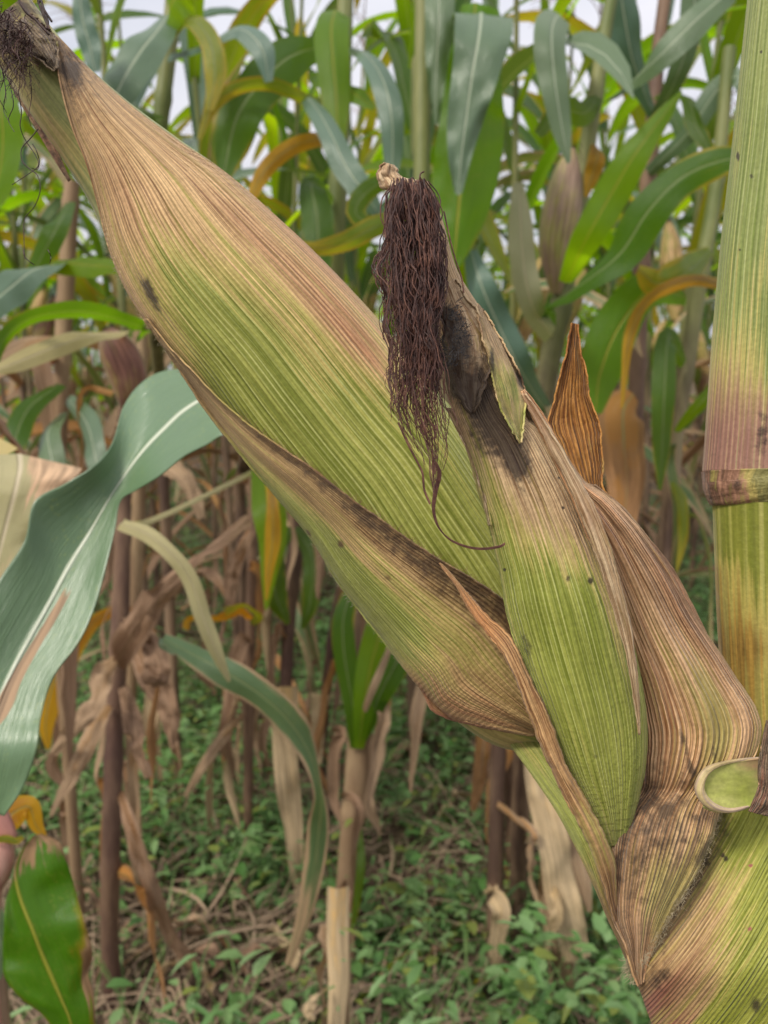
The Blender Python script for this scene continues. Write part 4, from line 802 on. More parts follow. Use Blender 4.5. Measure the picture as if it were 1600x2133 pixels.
def hero_plants():
    G = 'corn plants standing just behind the ears'
    # A: left purple stalk, dry skirt
    p = plant_at(232, 1700, 1.22, 'corn plant with purple brown stalk in the lower left, hung with crumpled dry leaves', group=G)
    pstalk([(262, 820, 1.22, 26), (258, 1030, 1.22, 30), (250, 1300, 1.22, 38), (240, 1500, 1.22, 38), (232, 1750, 1.22, 40), (228, 1960, 1.26, 38)], ST_PURP, p)
    pleaf([(245, 1390, 1.19, 30), (270, 1330, 1.15, 60, 20), (320, 1260, 1.12, 55, -30), (370, 1200, 1.10, 34, 20), (450, 1130, 1.1, 30, 50), (520, 1082, 1.12, 26, 0)], M_DRYB, p, seed=1, crumple=.5, wave=.4)
    pleaf([(240, 1370, 1.19, 30), (215, 1400, 1.15, 44, 30), (200, 1460, 1.13, 46, -20), (150, 1520, 1.12, 34, 10), (110, 1570, 1.14, 16, 0)], M_DRY, p, seed=2, crumple=.4)
    pleaf([(228, 1470, 1.2, 18), (205, 1500, 1.17, 34), (170, 1580, 1.15, 36, 20), (125, 1660, 1.15, 18), (105, 1700, 1.15, 6)], M_DRY, p, seed=3, crumple=.3)
    pleaf([(255, 1430, 1.2, 20), (275, 1500, 1.17, 40, 20), (285, 1560, 1.17, 34, -20), (310, 1620, 1.17, 16)], M_DRYB, p, seed=4, crumple=.5)
    pleaf([(245, 1640, 1.22, 14), (265, 1700, 1.18, 26, 20), (292, 1790, 1.18, 38, -10), (325, 1880, 1.2, 34, 20), (350, 1940, 1.25, 28), (400, 2010, 1.28, 26), (440, 2040, 1.3, 14)], M_DRYB, p, seed=5, crumple=.5)
    pleaf([(250, 1300, 1.2, 30), (310, 1340, 1.16, 44), (330, 1420, 1.15, 50, 30), (300, 1400, 1.14, 30)], M_DRYB, p, seed=55, crumple=.6)
    pear([(225, 690, 1.16, 30), (240, 720, 1.16, 72), (262, 770, 1.17, 80), (270, 820, 1.18, 60), (268, 860, 1.2, 26)], EAR_RED, p, 'dark red husked ear behind the big leaf')
    pleaf([(262, 690, 1.15, 20), (230, 692, 1.05, 44, 40), (180, 700, .95, 40, 30), (100, 728, .88, 46, 20), (40, 752, .85, 40), (-20, 775, .83, 20)], M_PALE, p, seed=6, label='pale pink edged leaf above the red ear')
    pleaf([(285, 700, 1.15, 30), (310, 690, 1.0, 34, 50), (230, 660, .95, 44, 55), (150, 648, .9, 42, 60), (60, 665, .87, 40, 60), (5, 710, .86, 30, 50), (-15, 760, .86, 18)], M_FRESH, p, seed=7, label='dark green arched leaf')
    # blue leaves below the ear at left
    p = plant_at(140, 700, 1.35, 'corn plant at the far left with two blue green side leaves', group=G)
    pstalk([(150, 380, 1.35, 30), (140, 560, 1.35, 34), (132, 700, 1.35, 34), (125, 900, 1.35, 30), (120, 1100, 1.35, 28), (115, 1200, 1.35, 26)], ST_TAN, p)
    pleaf([(145, 560, 1.3, 20), (110, 552, 1.1, 44, 20), (70, 562, 1.0, 58, 30), (20, 600, .95, 76, 20), (-40, 650, .92, 60)], M_BLUE, p, seed=8)
    pleaf([(90, 556, 1.28, 10), (130, 548, 1.2, 50, 30), (180, 552, 1.15, 58, 20), (230, 556, 1.1, 30), (270, 570, 1.1, 10)], M_LIT, p, seed=9)
    pleaf([(130, 860, 1.3, 24), (100, 900, 1.2, 50), (110, 980, 1.15, 50, 20), (90, 1050, 1.15, 30)], M_BLUE, p, seed=10)
    pleaf([(126, 800, 1.3, 24), (60, 850, 1.2, 46, 30), (30, 920, 1.15, 50, 10), (20, 1000, 1.15, 20)], M_FRESH, p, seed=11)
    pleaf([(145, 420, 1.3, 24), (120, 470, 1.2, 46, 20), (75, 560, 1.2, 40, 10), (62, 620, 1.2, 8)], M_FRESH, p, seed=12)
    pleaf([(140, 830, 1.3, 24), (180, 880, 1.2, 54, -20), (200, 960, 1.15, 44), (215, 1040, 1.15, 10)], M_BLUE, p, seed=13)
    # leaf at left edge, top
    p = plant_at(-60, 600, .85, 'corn plant cut by the left frame edge, one vivid green leaf hanging down', group=G)
    pstalk([(-75, -40, .85, 30), (-70, 300, .85, 36), (-64, 700, .85, 44), (-60, 1100, .85, 48), (-60, 1500, .85, 48)], ST_GREEN, p)
    pleaf([(-70, 60, .84, 30), (-20, 130, .76, 60), (0, 220, .74, 76), (6, 300, .74, 74), (-4, 380, .74, 60), (-20, 450, .74, 10)], M_LIT, p, seed=14)
    leafpatch('leaf', [(-60, 950, 40, 945, 170, 975, .66), (-60, 968, 42, 974, 168, 982, .63), (-70, 1010, 34, 1016, 140, 1010, .62), (-80, 1060, 20, 1070, 110, 1060, .62), (-90, 1140, 0, 1150, 70, 1130, .62), (-90, 1230, -20, 1235, 30, 1220, .62), (-90, 1330, -50, 1330, -20, 1320, .63)],
        M_PALE, p, nu=14, nv=40, cup=-.006, wr=.008, seed=15, thick=0, mpts=[(0, 980, .1, 0, 0), (130, 985, .9, .2, 0), (60, 1030, .35, 0, 0), (0, 1120, .1, .2, 0), (40, 1180, .1, .4, 0)], label='broad bleached leaf with tan edge behind the blue one')
    pleaf([(-66, 880, .84, 30), (-50, 920, .75, 60), (0, 955, .68, 80, 30)], M_PALE, p, seed=15)
    # B: slender stalks in the middle distance
    for i, (pts, mat, lab) in enumerate([
        ([(528, 1000, 1.6, 21), (524, 1200, 1.6, 23), (520, 1450, 1.6, 22), (516, 1680, 1.62, 20)], ST_PURP, 'slim purple brown corn stalk below the middle of the big ear'),
        ([(622, 1050, 1.75, 24), (612, 1180, 1.75, 34), (604, 1260, 1.75, 30), (596, 1420, 1.75, 26), (590, 1600, 1.75, 24)], ST_PURP, 'reddish corn stalk with a pale torn sheath below green leaves'),
        ([(716, 1180, 1.9, 20), (700, 1280, 1.9, 22), (684, 1400, 1.9, 22), (668, 1560, 1.9, 22)], ST_PURP, 'thin tilted brown stalk left of the young green leaf tuft'),
        ([(292, 1000, 1.5, 28), (284, 1150, 1.5, 30), (278, 1290, 1.5, 28), (270, 1500, 1.5, 24)], ST_TAN, 'brown and tan stalk just behind the purple stalk at left')]):
        q = pts[-1]; p = plant_at(q[0], q[1], q[2], lab, group='bare lower stalks behind the big ear')
        pstalk([(pts[0][0]+4, 700, pts[0][2], pts[0][3]*.8)] + pts, mat, p)
        if i == 0:
            pleaf([(522, 1290, 1.58, 14), (500, 1275, 1.5, 20), (450, 1290, 1.45, 22, 40), (400, 1290, 1.42, 26, 60), (385, 1310, 1.4, 12)], M_GOLD, p, seed=16, crumple=.3)
            pleaf([(522, 1300, 1.58, 10), (535, 1285, 1.5, 26, 20), (510, 1265, 1.45, 22, 60), (470, 1275, 1.4, 18)], M_YEL, p, seed=17)
            pleaf([(505, 1490, 1.6, 10), (470, 1530, 1.5, 24, 30), (420, 1600, 1.48, 20, -10), (385, 1660, 1.5, 8)], M_DRY, p, seed=18, crumple=.3)
            pleaf([(524, 1100, 1.6, 20), (500, 1150, 1.5, 30), (480, 1230, 1.5, 26), (490, 1290, 1.5, 6)], M_DRYB, p, seed=19, crumple=.5)
        if i == 1:
            pleaf([(610, 1100, 1.72, 20), (570, 1150, 1.66, 46), (575, 1240, 1.64, 50, 10), (600, 1300, 1.64, 10)], M_FRESH, p, seed=20)
            pleaf([(615, 1100, 1.72, 20), (650, 1160, 1.68, 40), (645, 1260, 1.66, 34), (630, 1310, 1.66, 8)], M_FRESH, p, seed=21)
            pleaf([(590, 1430, 1.5, 62), (592, 1470, 1.5, 56), (590, 1530, 1.5, 50), (600, 1640, 1.5, 50, 10), (612, 1740, 1.5, 40), (622, 1850, 1.5, 24)], M_STRAW, p, seed=22, wave=.5, crumple=.3, label='pale torn sheath hanging round the stalk')
        if i == 2:
            pleaf([(668, 1446, 1.7, 44), (664, 1475, 1.7, 34), (662, 1530, 1.7, 26), (660, 1590, 1.7, 20)], M_STRAW, p, seed=23, wave=.2, label='cup shaped dry sheath collar')
            pleaf([(705, 1250, 1.85, 16), (730, 1200, 1.8, 30), (760, 1190, 1.78, 26, 40), (790, 1210, 1.76, 10)], M_DRY, p, seed=24, crumple=.4)
        if i == 3:
            pleaf([(262, 1300, 1.48, 20), (310, 1400, 1.4, 60, 10), (350, 1480, 1.4, 46), (360, 1560, 1.4, 12)], M_DRYB, p, seed=25, crumple=.5)
            pleaf([(275, 1000, 1.5, 20), (330, 960, 1.4, 40, 40), (390, 1000, 1.36, 40, 40), (420, 1080, 1.34, 16)], M_DRY, p, seed=26, crumple=.4)
            pleaf([(260, 1260, 1.48, 20), (190, 1300, 1.4, 30), (120, 1400, 1.38, 60), (95, 1500, 1.38, 40), (100, 1560, 1.38, 8)], M_GOLD, p, seed=27)
    # C: narrow yellow blade + long tattered leaf hanging into the weeds
    p = plant_at(480, 1000, 1.15, 'corn plant hidden behind the big ear, its long tattered leaves trailing into the weeds', group=G)
    pstalk([(560, 560, 1.15, 30), (548, 800, 1.15, 34), (500, 1000, 1.7, 24)], ST_GREEN, p)
    pleaf([(545, 930, 1.14, 40), (556, 1040, 1.06, 72), (566, 1120, 1.05, 60), (560, 1200, 1.05, 34), (554, 1270, 1.05, 6)], M_LIT, p, seed=28, nv=30, label='green leaf with bright yellow middle hanging under the ear')
    pleaf([(552, 930, 1.13, 10), (566, 1030, 1.045, 22), (568, 1120, 1.035, 34), (560, 1190, 1.035, 20), (555, 1250, 1.035, 4)], M_GOLD, p, seed=228, nv=24)
    pleaf([(535, 980, 1.14, 10), (300, 1090, .9, 14), (250, 1090, .82, 26, 30), (300, 1108, .8, 34, 20), (352, 1148, .79, 32, 30), (395, 1205, .79, 34, 10), (425, 1290, .79, 36, 30), (455, 1370, .79, 26), (478, 1420, .79, 8)], M_PALE, p, seed=29, nv=50, label='narrow yellow tan leaf curving down')
    pleaf([(340, 1330, .98, 20), (400, 1362, .92, 44, 30), (470, 1400, .9, 62, 20), (540, 1445, .9, 64), (600, 1500, .9, 66, -10), (645, 1570, .91, 44, 30), (668, 1650, .92, 38, 60), (664, 1730, .94, 46, 20), (650, 1830, .96, 42), (630, 1920, .98, 30), (600, 2010, 1.0, 14)], M_HALF, p, seed=30, nv=60, wave=.25, label='tattered half dry leaf trailing across the weeds')
    pleaf([(330, 1340, 1.0, 20), (380, 1350, .95, 40, 60), (440, 1375, .93, 44, 60), (480, 1400, .93, 16)], M_BLUE, p, seed=31)
    # D: tuft of young leaves on a tan sheath
    p = plant_at(716, 1900, 1.36, 'corn plant with tuft of young green leaves on a tan dry sheath, lower centre', group=G)
    pstalk([(760, 1440, 1.36, 30), (750, 1530, 1.36, 50), (742, 1640, 1.36, 52), (728, 1760, 1.36, 44), (716, 1880, 1.36, 36)], ST_TAN, p)
    pleaf([(742, 1560, 1.33, 24), (735, 1470, 1.32, 40), (718, 1370, 1.32, 48, 10), (715, 1290, 1.32, 46), (735, 1225, 1.33, 34, 20), (770, 1160, 1.35, 20)], M_FRESH, p, seed=32, nv=30, label='young leaf with tan margin')
    pleaf([(748, 1560, 1.32, 20), (758, 1470, 1.3, 46), (772, 1390, 1.3, 60), (790, 1320, 1.3, 64), (800, 1240, 1.32, 40)], M_LIT, p, seed=33)
    pleaf([(755, 1540, 1.32, 20), (790, 1450, 1.3, 50), (830, 1370, 1.3, 56, 20), (860, 1300, 1.32, 40)], M_FRESH, p, seed=34)
    pleaf([(752, 1500, 1.31, 8), (775, 1440, 1.285, 16), (800, 1380, 1.28, 14), (815, 1340, 1.28, 8)], M_DRY, p, seed=35)
    pleaf([(748, 1720, 1.34, 10), (752, 1800, 1.3, 18), (740, 1900, 1.3, 14), (728, 1960, 1.3, 4)], M_FRESH, p, seed=36)
    # E: pale straw blade standing at the bottom
    p = plant_at(700, 2133, 1.08, 'cut straw coloured corn stub standing at the bottom centre', nm='corn_stub', cat='corn stub')
    pleaf([(704, 1852, 1.1, 46), (702, 1950, 1.1, 46), (704, 2050, 1.09, 42), (700, 2133, 1.08, 36), (700, 2300, 1.06, 36)], M_STRAW, p, seed=37, fold=.6, wave=.1, nm='sheath')
    pleaf([(682, 2060, 1.08, 8), (660, 2080, 1.05, 18), (640, 2110, 1.04, 20), (655, 2125, 1.04, 8)], M_STRAW, p, seed=38, crumple=.4)
    pstalk([(716, 1890, 1.13, 24), (718, 2000, 1.12, 26), (716, 2140, 1.11, 26)], ST_TAN, p)
    # F: right dry sheaths below ear
    p = plant_at(1180, 1900, 1.28, 'leaning corn stalk wrapped in wavy pinkish tan dry sheaths, right of centre', group=G)
    pstalk([(1110, 1450, 1.3, 30), (1130, 1600, 1.3, 34), (1160, 1780, 1.29, 36), (1185, 1960, 1.28, 36)], ST_TAN, p)
    pleaf([(1108, 1520, 1.26, 40), (1122, 1620, 1.25, 56), (1150, 1740, 1.24, 66), (1170, 1850, 1.24, 70, 10), (1190, 1940, 1.24, 66), (1205, 2005, 1.24, 60)], M_STRAW, p, seed=39, nv=50, wave=.35, crumple=.15, label='wide wavy pinkish dry sheath')
    pleaf([(1160, 1560, 1.27, 40), (1190, 1700, 1.26, 50), (1215, 1830, 1.26, 34), (1228, 1900, 1.26, 10)], M_DRY, p, seed=40, wave=.3)
    p = plant_at(1070, 1740, 1.55, 'brown weathered stalk with hanging orange dry strip, below the small ear', group=G)
    pstalk([(1075, 1400, 1.55, 40), (1072, 1540, 1.55, 40), (1068, 1700, 1.55, 30), (1064, 1800, 1.55, 24)], ST_PURP, p)
    pleaf([(1010, 1500, 1.5, 30), (1008, 1560, 1.5, 36), (1000, 1620, 1.5, 30), (985, 1690, 1.5, 12)], M_ORANGE, p, seed=41, crumple=.2)
    pleaf([(1034, 1500, 1.5, 26), (1032, 1580, 1.5, 32), (1028, 1660, 1.5, 26), (1024, 1720, 1.5, 8)], M_DRYB, p, seed=42, crumple=.3)
    pleaf([(1052, 1520, 1.5, 16), (1050, 1560, 1.5, 14), (1046, 1600, 1.5, 4)], M_GOLD, p, seed=43)
    # G: right stalk with pinkish ear and broad leaves
    p = plant_at(1130, 1000, 1.3, 'tall corn plant right of the silk, dusky pink husked ear and broad crossing leaves', group=G)
    pstalk([(1285, -60, 1.3, 22), (1262, 60, 1.3, 28), (1240, 200, 1.3, 32), (1212, 380, 1.3, 36), (1184, 560, 1.3, 38), (1155, 700, 1.3, 46), (1128, 860, 1.3, 44), (1110, 1100, 1.3, 40), (1100, 1200, 1.3, 40)], ST_GREEN, p)
    pear([(1192, 312, 1.26, 18), (1182, 360, 1.26, 56), (1172, 430, 1.26, 80), (1160, 510, 1.27, 76), (1158, 575, 1.28, 44), (1158, 610, 1.29, 24)], EAR_TAN, p, 'dusky pink ear leaning against its stalk')
    pleaf([(1158, 650, 1.27, 60), (1140, 640, 1.2, 46, 60), (1200, 600, 1.1, 56, 50), (1290, 530, 1.05, 80, 30), (1350, 440, 1.02, 86, 20), (1420, 370, 1.0, 76, 10), (1500, 335, .98, 64), (1580, 325, .97, 30)], M_FRESH, p, seed=44, nv=44, wave=.15, label='broad dark green leaf sweeping up to the right')
    pleaf([(1178, 590, 1.25, 30), (1220, 500, 1.15, 64, 15), (1275, 400, 1.12, 74, 10), (1330, 310, 1.1, 60, 10), (1390, 230, 1.1, 30), (1420, 190, 1.1, 6)], M_LIT, p, seed=45, nv=34)
    pleaf([(1245, 200, 1.28, 24), (1220, 235, 1.2, 50, 30), (1170, 230, 1.15, 46, 50), (1120, 280, 1.12, 20)], M_FRESH, p, seed=46)
    pleaf([(1235, 230, 1.28, 20), (1290, 190, 1.2, 40, 40), (1370, 120, 1.12, 62, 20), (1440, 50, 1.1, 66, 20), (1520, -20, 1.1, 50)], M_BLUE, p, seed=47, nv=34)
    pleaf([(1236, 300, 1.28, 10), (1245, 320, 1.24, 34), (1232, 370, 1.24, 30), (1220, 410, 1.24, 6)], M_GOLD, p, seed=48)
    pleaf([(1150, 700, 1.27, 40), (1110, 640, 1.2, 50, 20), (1090, 540, 1.18, 56), (1084, 440, 1.18, 46), (1080, 380, 1.2, 20)], M_PALE, p, seed=49, label='pale straight leaf left of the pink ear')
    pleaf([(1140, 860, 1.27, 40), (1090, 780, 1.15, 60, 10), (1040, 680, 1.12, 70), (1005, 600, 1.1, 60, 10), (980, 520, 1.12, 30)], M_BLUE, p, seed=50, nv=30)
    pleaf([(1200, 90, 1.3, 24), (1165, 30, 1.2, 60), (1150, 60, 1.12, 76, 10), (1155, 160, 1.1, 64, 10), (1170, 260, 1.1, 44), (1185, 340, 1.1, 8)], M_BLUE, p, seed=51, nv=34)
    # H: broad hanging leaves of the plant behind the silk
    p = plant_at(905, 900, 1.15, 'tall corn plant behind the silk with very broad leaves bent over at the top', group=G)
    pstalk([(880, -60, 1.18, 30), (880, 200, 1.18, 34), (882, 500, 1.18, 36), (930, 900, 1.22, 38), (990, 1300, 1.25, 36), (1040, 1500, 1.27, 34)], ST_GREEN, p)
    leafpatch('leaf', [(960, 10, 990, 5, 1040, 20, 1.12), (940, 100, 982, 100, 1040, 110, 1.1), (922, 210, 975, 210, 1048, 205, 1.09), (906, 320, 964, 320, 1050, 280, 1.08), (898, 410, 956, 420, 1034, 390, 1.08), (904, 480, 950, 495, 1000, 485, 1.08), (924, 540, 945, 560, 962, 552, 1.08)], M_LIT, p, nu=12, nv=40, cup=-.01, wr=.02, seed=4, thick=0, label='broad vivid green hanging blade with pale midrib')
    leafpatch('leaf', [(930, 60, 1000, 20, 1068, 75, 1.14), (945, 26, 1002, 26, 1070, 36, 1.10), (947, 60, 998, 70, 1066, 76, 1.06), (943, 140, 985, 145, 1042, 150, 1.05), (932, 240, 972, 240, 1015, 230, 1.05), (934, 330, 960, 335, 985, 320, 1.05), (946, 400, 954, 408, 964, 400, 1.05)], M_BLUE, p, nu=12, nv=40, cup=-.004, wr=.01, seed=6, thick=0, label='grey blue folded blade lying over the green one')
    leafpatch('leaf', [(884, -60, 915, -70, 950, -60, 1.12), (885, 40, 914, 40, 946, 40, 1.1), (886, 120, 910, 120, 940, 115, 1.1), (894, 195, 908, 200, 928, 190, 1.1), (904, 255, 910, 262, 915, 256, 1.1)], M_BLUE, p, nu=8, nv=24, cup=-.004, wr=.01, seed=8, thick=0)
    pleaf([(886, 480, 1.15, 20), (840, 470, 1.1, 44, 40), (790, 470, 1.08, 44, 30), (720, 505, 1.06, 44, 40), (660, 518, 1.05, 30, 40), (620, 505, 1.05, 8)], M_YEL, p, seed=52)
    pleaf([(884, 560, 1.15, 20), (820, 380, 1.12, 30), (770, 395, 1.1, 40, 30), (740, 440, 1.1, 40), (780, 480, 1.1, 20)], M_FRESH, p, seed=53)
    # I: plant left of centre with arching leaves
    p = plant_at(705, 800, 1.4, 'corn plant left of the silk with arching leaves and one golden drooping leaf', group=G)
    pstalk([(722, -60, 1.4, 30), (716, 100, 1.4, 36), (708, 300, 1.4, 38), (700, 500, 1.4, 38), (700, 700, 1.45, 38), (712, 900, 1.48, 34), (735, 1100, 1.5, 30)], ST_GREEN, p)
    pleaf([(708, 110, 1.38, 24), (660, 100, 1.3, 50, 30), (600, 120, 1.25, 90, 20), (545, 170, 1.22, 90, 10), (500, 230, 1.2, 96), (478, 300, 1.2, 80, 10), (466, 370, 1.2, 30)], M_FRESH, p, seed=54, nv=34, label='wide dark green arching leaf')
    pleaf([(700, 210, 1.36, 14), (640, 206, 1.25, 24, 40), (560, 176, 1.2, 30, 50), (490, 186, 1.18, 30, 50), (445, 220, 1.18, 26, 30), (415, 290, 1.18, 8)], M_YEL, p, seed=55)
    pleaf([(620, 190, 1.3, 12), (655, 220, 1.2, 40, 20), (690, 280, 1.15, 52, 10), (720, 345, 1.13, 56), (765, 410, 1.12, 46), (800, 460, 1.12, 8)], M_BLUE, p, seed=56)
    pleaf([(722, 100, 1.36, 20), (760, 112, 1.25, 40, 20), (795, 160, 1.2, 54, 10), (814, 230, 1.18, 52), (818, 320, 1.18, 40), (812, 400, 1.18, 8)], M_BLUE, p, seed=57)
    pleaf([(705, 290, 1.36, 14), (670, 288, 1.25, 28, 30), (610, 306, 1.2, 34, 30), (560, 345, 1.18, 34, 20), (530, 395, 1.18, 26), (520, 430, 1.18, 8)], M_GOLD, p, seed=58, label='golden yellow drooping leaf')
    pleaf([(700, 180, 1.36, 20), (660, 160, 1.3, 36, 20), (730, 190, 1.25, 56, 20), (780, 225, 1.22, 10)], M_LIT, p, seed=59)
    pleaf([(694, 420, 1.38, 20), (650, 380, 1.3, 50), (660, 450, 1.26, 70), (665, 560, 1.24, 50), (670, 640, 1.24, 8)], M_FRESH, p, seed=60)
    pleaf([(715, 60, 1.38, 20), (700, 20, 1.3, 60), (690, 60, 1.25, 74), (700, 200, 1.22, 60, 10), (705, 330, 1.2, 20)], M_LIT, p, seed=61)
    # J: top left plant
    p = plant_at(335, 500, 1.3, 'corn plant above the big ear tip, grey blue leaf bent over its stalk', group=G)
    pstalk([(365, -60, 1.3, 30), (352, 100, 1.3, 34), (335, 250, 1.3, 34), (325, 400, 1.32, 36), (322, 600, 1.45, 32), (332, 800, 1.75, 24)], ST_GREEN, p)
    pleaf([(350, 30, 1.28, 30), (330, 60, 1.2, 70, 10), (290, 110, 1.16, 88), (250, 180, 1.14, 76, 10), (225, 250, 1.14, 30)], M_BLUE, p, seed=62, nv=30)
    pleaf([(360, 60, 1.28, 30), (352, 20, 1.22, 80), (375, -20, 1.2, 90)], M_LIT, p, seed=63)
    pleaf([(165, -20, 1.1, 30), (172, 40, 1.1, 44), (188, 100, 1.1, 44), (198, 150, 1.1, 20)], M_BLUE, p, seed=64)
    pleaf([(352, 80, 1.28, 20), (400, 40, 1.2, 40, 10), (435, 80, 1.18, 44), (448, 150, 1.17, 46), (436, 230, 1.17, 16)], M_YEL, p, seed=65)
    pleaf([(335, 240, 1.28, 24), (290, 230, 1.2, 50, 20), (330, 290, 1.18, 40), (360, 330, 1.18, 14)], M_FRESH, p, seed=66)
    pleaf([(350, 120, 1.28, 20), (440, 90, 1.2, 30, 30), (500, 60, 1.18, 44, 20), (545, 100, 1.16, 50), (560, 170, 1.16, 16)], M_BLUE, p, seed=67)
    # K: right side between ribbed husk and stalk
    p = plant_at(1420, 1000, 1.35, 'corn plant left of the thick right stalk with a thin orange arching leaf', group=G)
    pstalk([(1520, 100, 1.35, 26), (1490, 400, 1.35, 30), (1455, 600, 1.35, 34), (1432, 760, 1.35, 32), (1410, 900, 1.35, 30), (1396, 1100, 1.35, 28), (1386, 1250, 1.35, 28)], ST_GREEN, p)
    pleaf([(1500, 590, 1.3, 22), (1450, 585, 1.2, 24, 40), (1390, 600, 1.12, 30, 40), (1340, 640, 1.1, 28, 30), (1312, 700, 1.1, 24), (1302, 780, 1.1, 14), (1296, 850, 1.1, 5)], M_GOLD, p, seed=68, nv=34, label='thin orange brown leaf arching over')
    pleaf([(1320, 820, 1.32, 40), (1300, 850, 1.3, 90, 10), (1300, 920, 1.29, 94), (1306, 1000, 1.29, 80), (1300, 1080, 1.29, 60), (1290, 1160, 1.29, 16)], M_ORANGE, p, seed=69, label='wide dry orange brown blade')
    pleaf([(1430, 620, 1.33, 30), (1360, 600, 1.22, 80, 20), (1290, 680, 1.2, 100, 10), (1250, 780, 1.2, 90), (1240, 860, 1.2, 30)], M_LIT, p, seed=70, nv=30)
    pleaf([(1425, 760, 1.33, 24), (1395, 700, 1.27, 44), (1385, 800, 1.24, 50), (1380, 920, 1.24, 40), (1375, 1020, 1.24, 8)], M_FRESH, p, seed=71)
    pleaf([(1410, 900, 1.33, 14), (1450, 850, 1.27, 26, 30), (1500, 800, 1.24, 34, 20), (1540, 770, 1.22, 20)], M_FRESH, p, seed=72)
    pleaf([(1480, 520, 1.33, 20), (1440, 560, 1.2, 70, 30), (1370, 590, 1.15, 60, 30), (1330, 560, 1.13, 20)], M_YEL, p, seed=73)
    pleaf([(1402, 1000, 1.33, 14), (1420, 1040, 1.3, 24), (1424, 1120, 1.3, 20), (1410, 1190, 1.3, 4)], M_YEL, p, seed=74)
    # L: top right
    p = plant_at(1400, 500, 1.5, 'corn plant at the top right with grey green upright leaves against the sky', group=G)
    pstalk([(1392, -60, 1.5, 24), (1372, 100, 1.5, 28), (1360, 250, 1.5, 30), (1345, 450, 1.5, 32), (1330, 700, 1.5, 34), (1320, 1000, 1.5, 34)], ST_PURP, p)
    pleaf([(1360, 260, 1.48, 24), (1410, 160, 1.4, 40), (1440, 60, 1.36, 52), (1450, -40, 1.34, 50)], M_BLUE, p, seed=75)
    pleaf([(1362, 240, 1.48, 24), (1320, 130, 1.4, 60), (1300, 30, 1.36, 70), (1290, -40, 1.34, 60)], M_BLUE, p, seed=76)
    pleaf([(1350, 360, 1.48, 24), (1430, 280, 1.4, 40, 20), (1500, 180, 1.36, 50, 10), (1540, 160, 1.33, 40), (1560, 240, 1.33, 10)], M_BLUE, p, seed=77)
    pleaf([(1366, 200, 1.48, 18), (1430, 200, 1.4, 36, 20), (1450, 260, 1.36, 40), (1490, 330, 1.34, 10)], M_FRESH, p, seed=78)
    # M: bottom left, pink stemmed plant with the big spotted leaf
    p = plant_at(-15, 1800, .56, 'pink stemmed corn plant at the lower left edge with a large spotted leaf', group=G)
    pstalk([(-75, 1500, .56, 26), (-40, 1600, .56, 32), (-5, 1690, .56, 38), (18, 1742, .56, 34), (22, 1752, .56, 22)], ST_PINK, p, ground=False, nodes=False, label='slanting pink stem')
    pstalk([(-16, 1735, .565, 40), (-6, 1765, .56, 58), (-4, 1790, .56, 66), (-6, 1815, .56, 60), (-14, 1850, .565, 40), (-30, 2000, .57, 40)], ST_PINK, p, nodes=False, label='swollen pink joint')
    pleaf([(-14, 1752, .55, 12), (10, 1748, .55, 16), (34, 1752, .55, 14), (48, 1744, .55, 8)], M_YEL, p, seed=79)
    leafpatch('leaf', [(62, 1750, 68, 1742, 84, 1737, .556), (36, 1790, 44, 1772, 112, 1746, .553), (26, 1832, 30, 1815, 128, 1762, .55), (12, 1880, 40, 1870, 146, 1815, .545), (8, 1940, 66, 1935, 166, 1885, .54), (6, 1990, 88, 1990, 184, 1945, .54), (12, 2040, 112, 2045, 193, 1990, .54), (50, 2085, 132, 2090, 184, 2030, .54), (85, 2110, 146, 2125, 196, 2075, .54), (120, 2160, 160, 2180, 198, 2150, .54), (150, 2240, 176, 2250, 200, 2230, .54)],
        M_LIT, p, nu=24, nv=80, cup=-.006, wr=.008, seed=10, mpts=[(50, 1745, .8, 0, 0), (100, 1740, .8, 0, 0), (40, 1800, .8, .1, 0), (128, 1765, .45, .2, 0), (100, 1800, 0, 0, .05), (150, 1830, .15, .25, 0), (60, 1900, 0, 0, 0), (180, 1960, .05, .35, 0), (192, 2000, .1, .5, 0), (100, 2000, 0, 0, 0), (190, 2040, .3, .4, 0), (120, 2120, 0, 0, 0)], label='large spotted green leaf with yellow midrib')
    pleaf([(-12, 1760, .6, 20), (20, 1700, .62, 60), (60, 1680, .62, 40, 20), (75, 1720, .62, 30), (95, 1745, .62, 8)], M_GOLD, p, seed=80)
    pleaf([(-20, 1880, .6, 20), (-10, 1920, .6, 44), (4, 1980, .6, 20), (0, 2040, .6, 5)], M_BLUE, p, seed=81)
hero_plants()

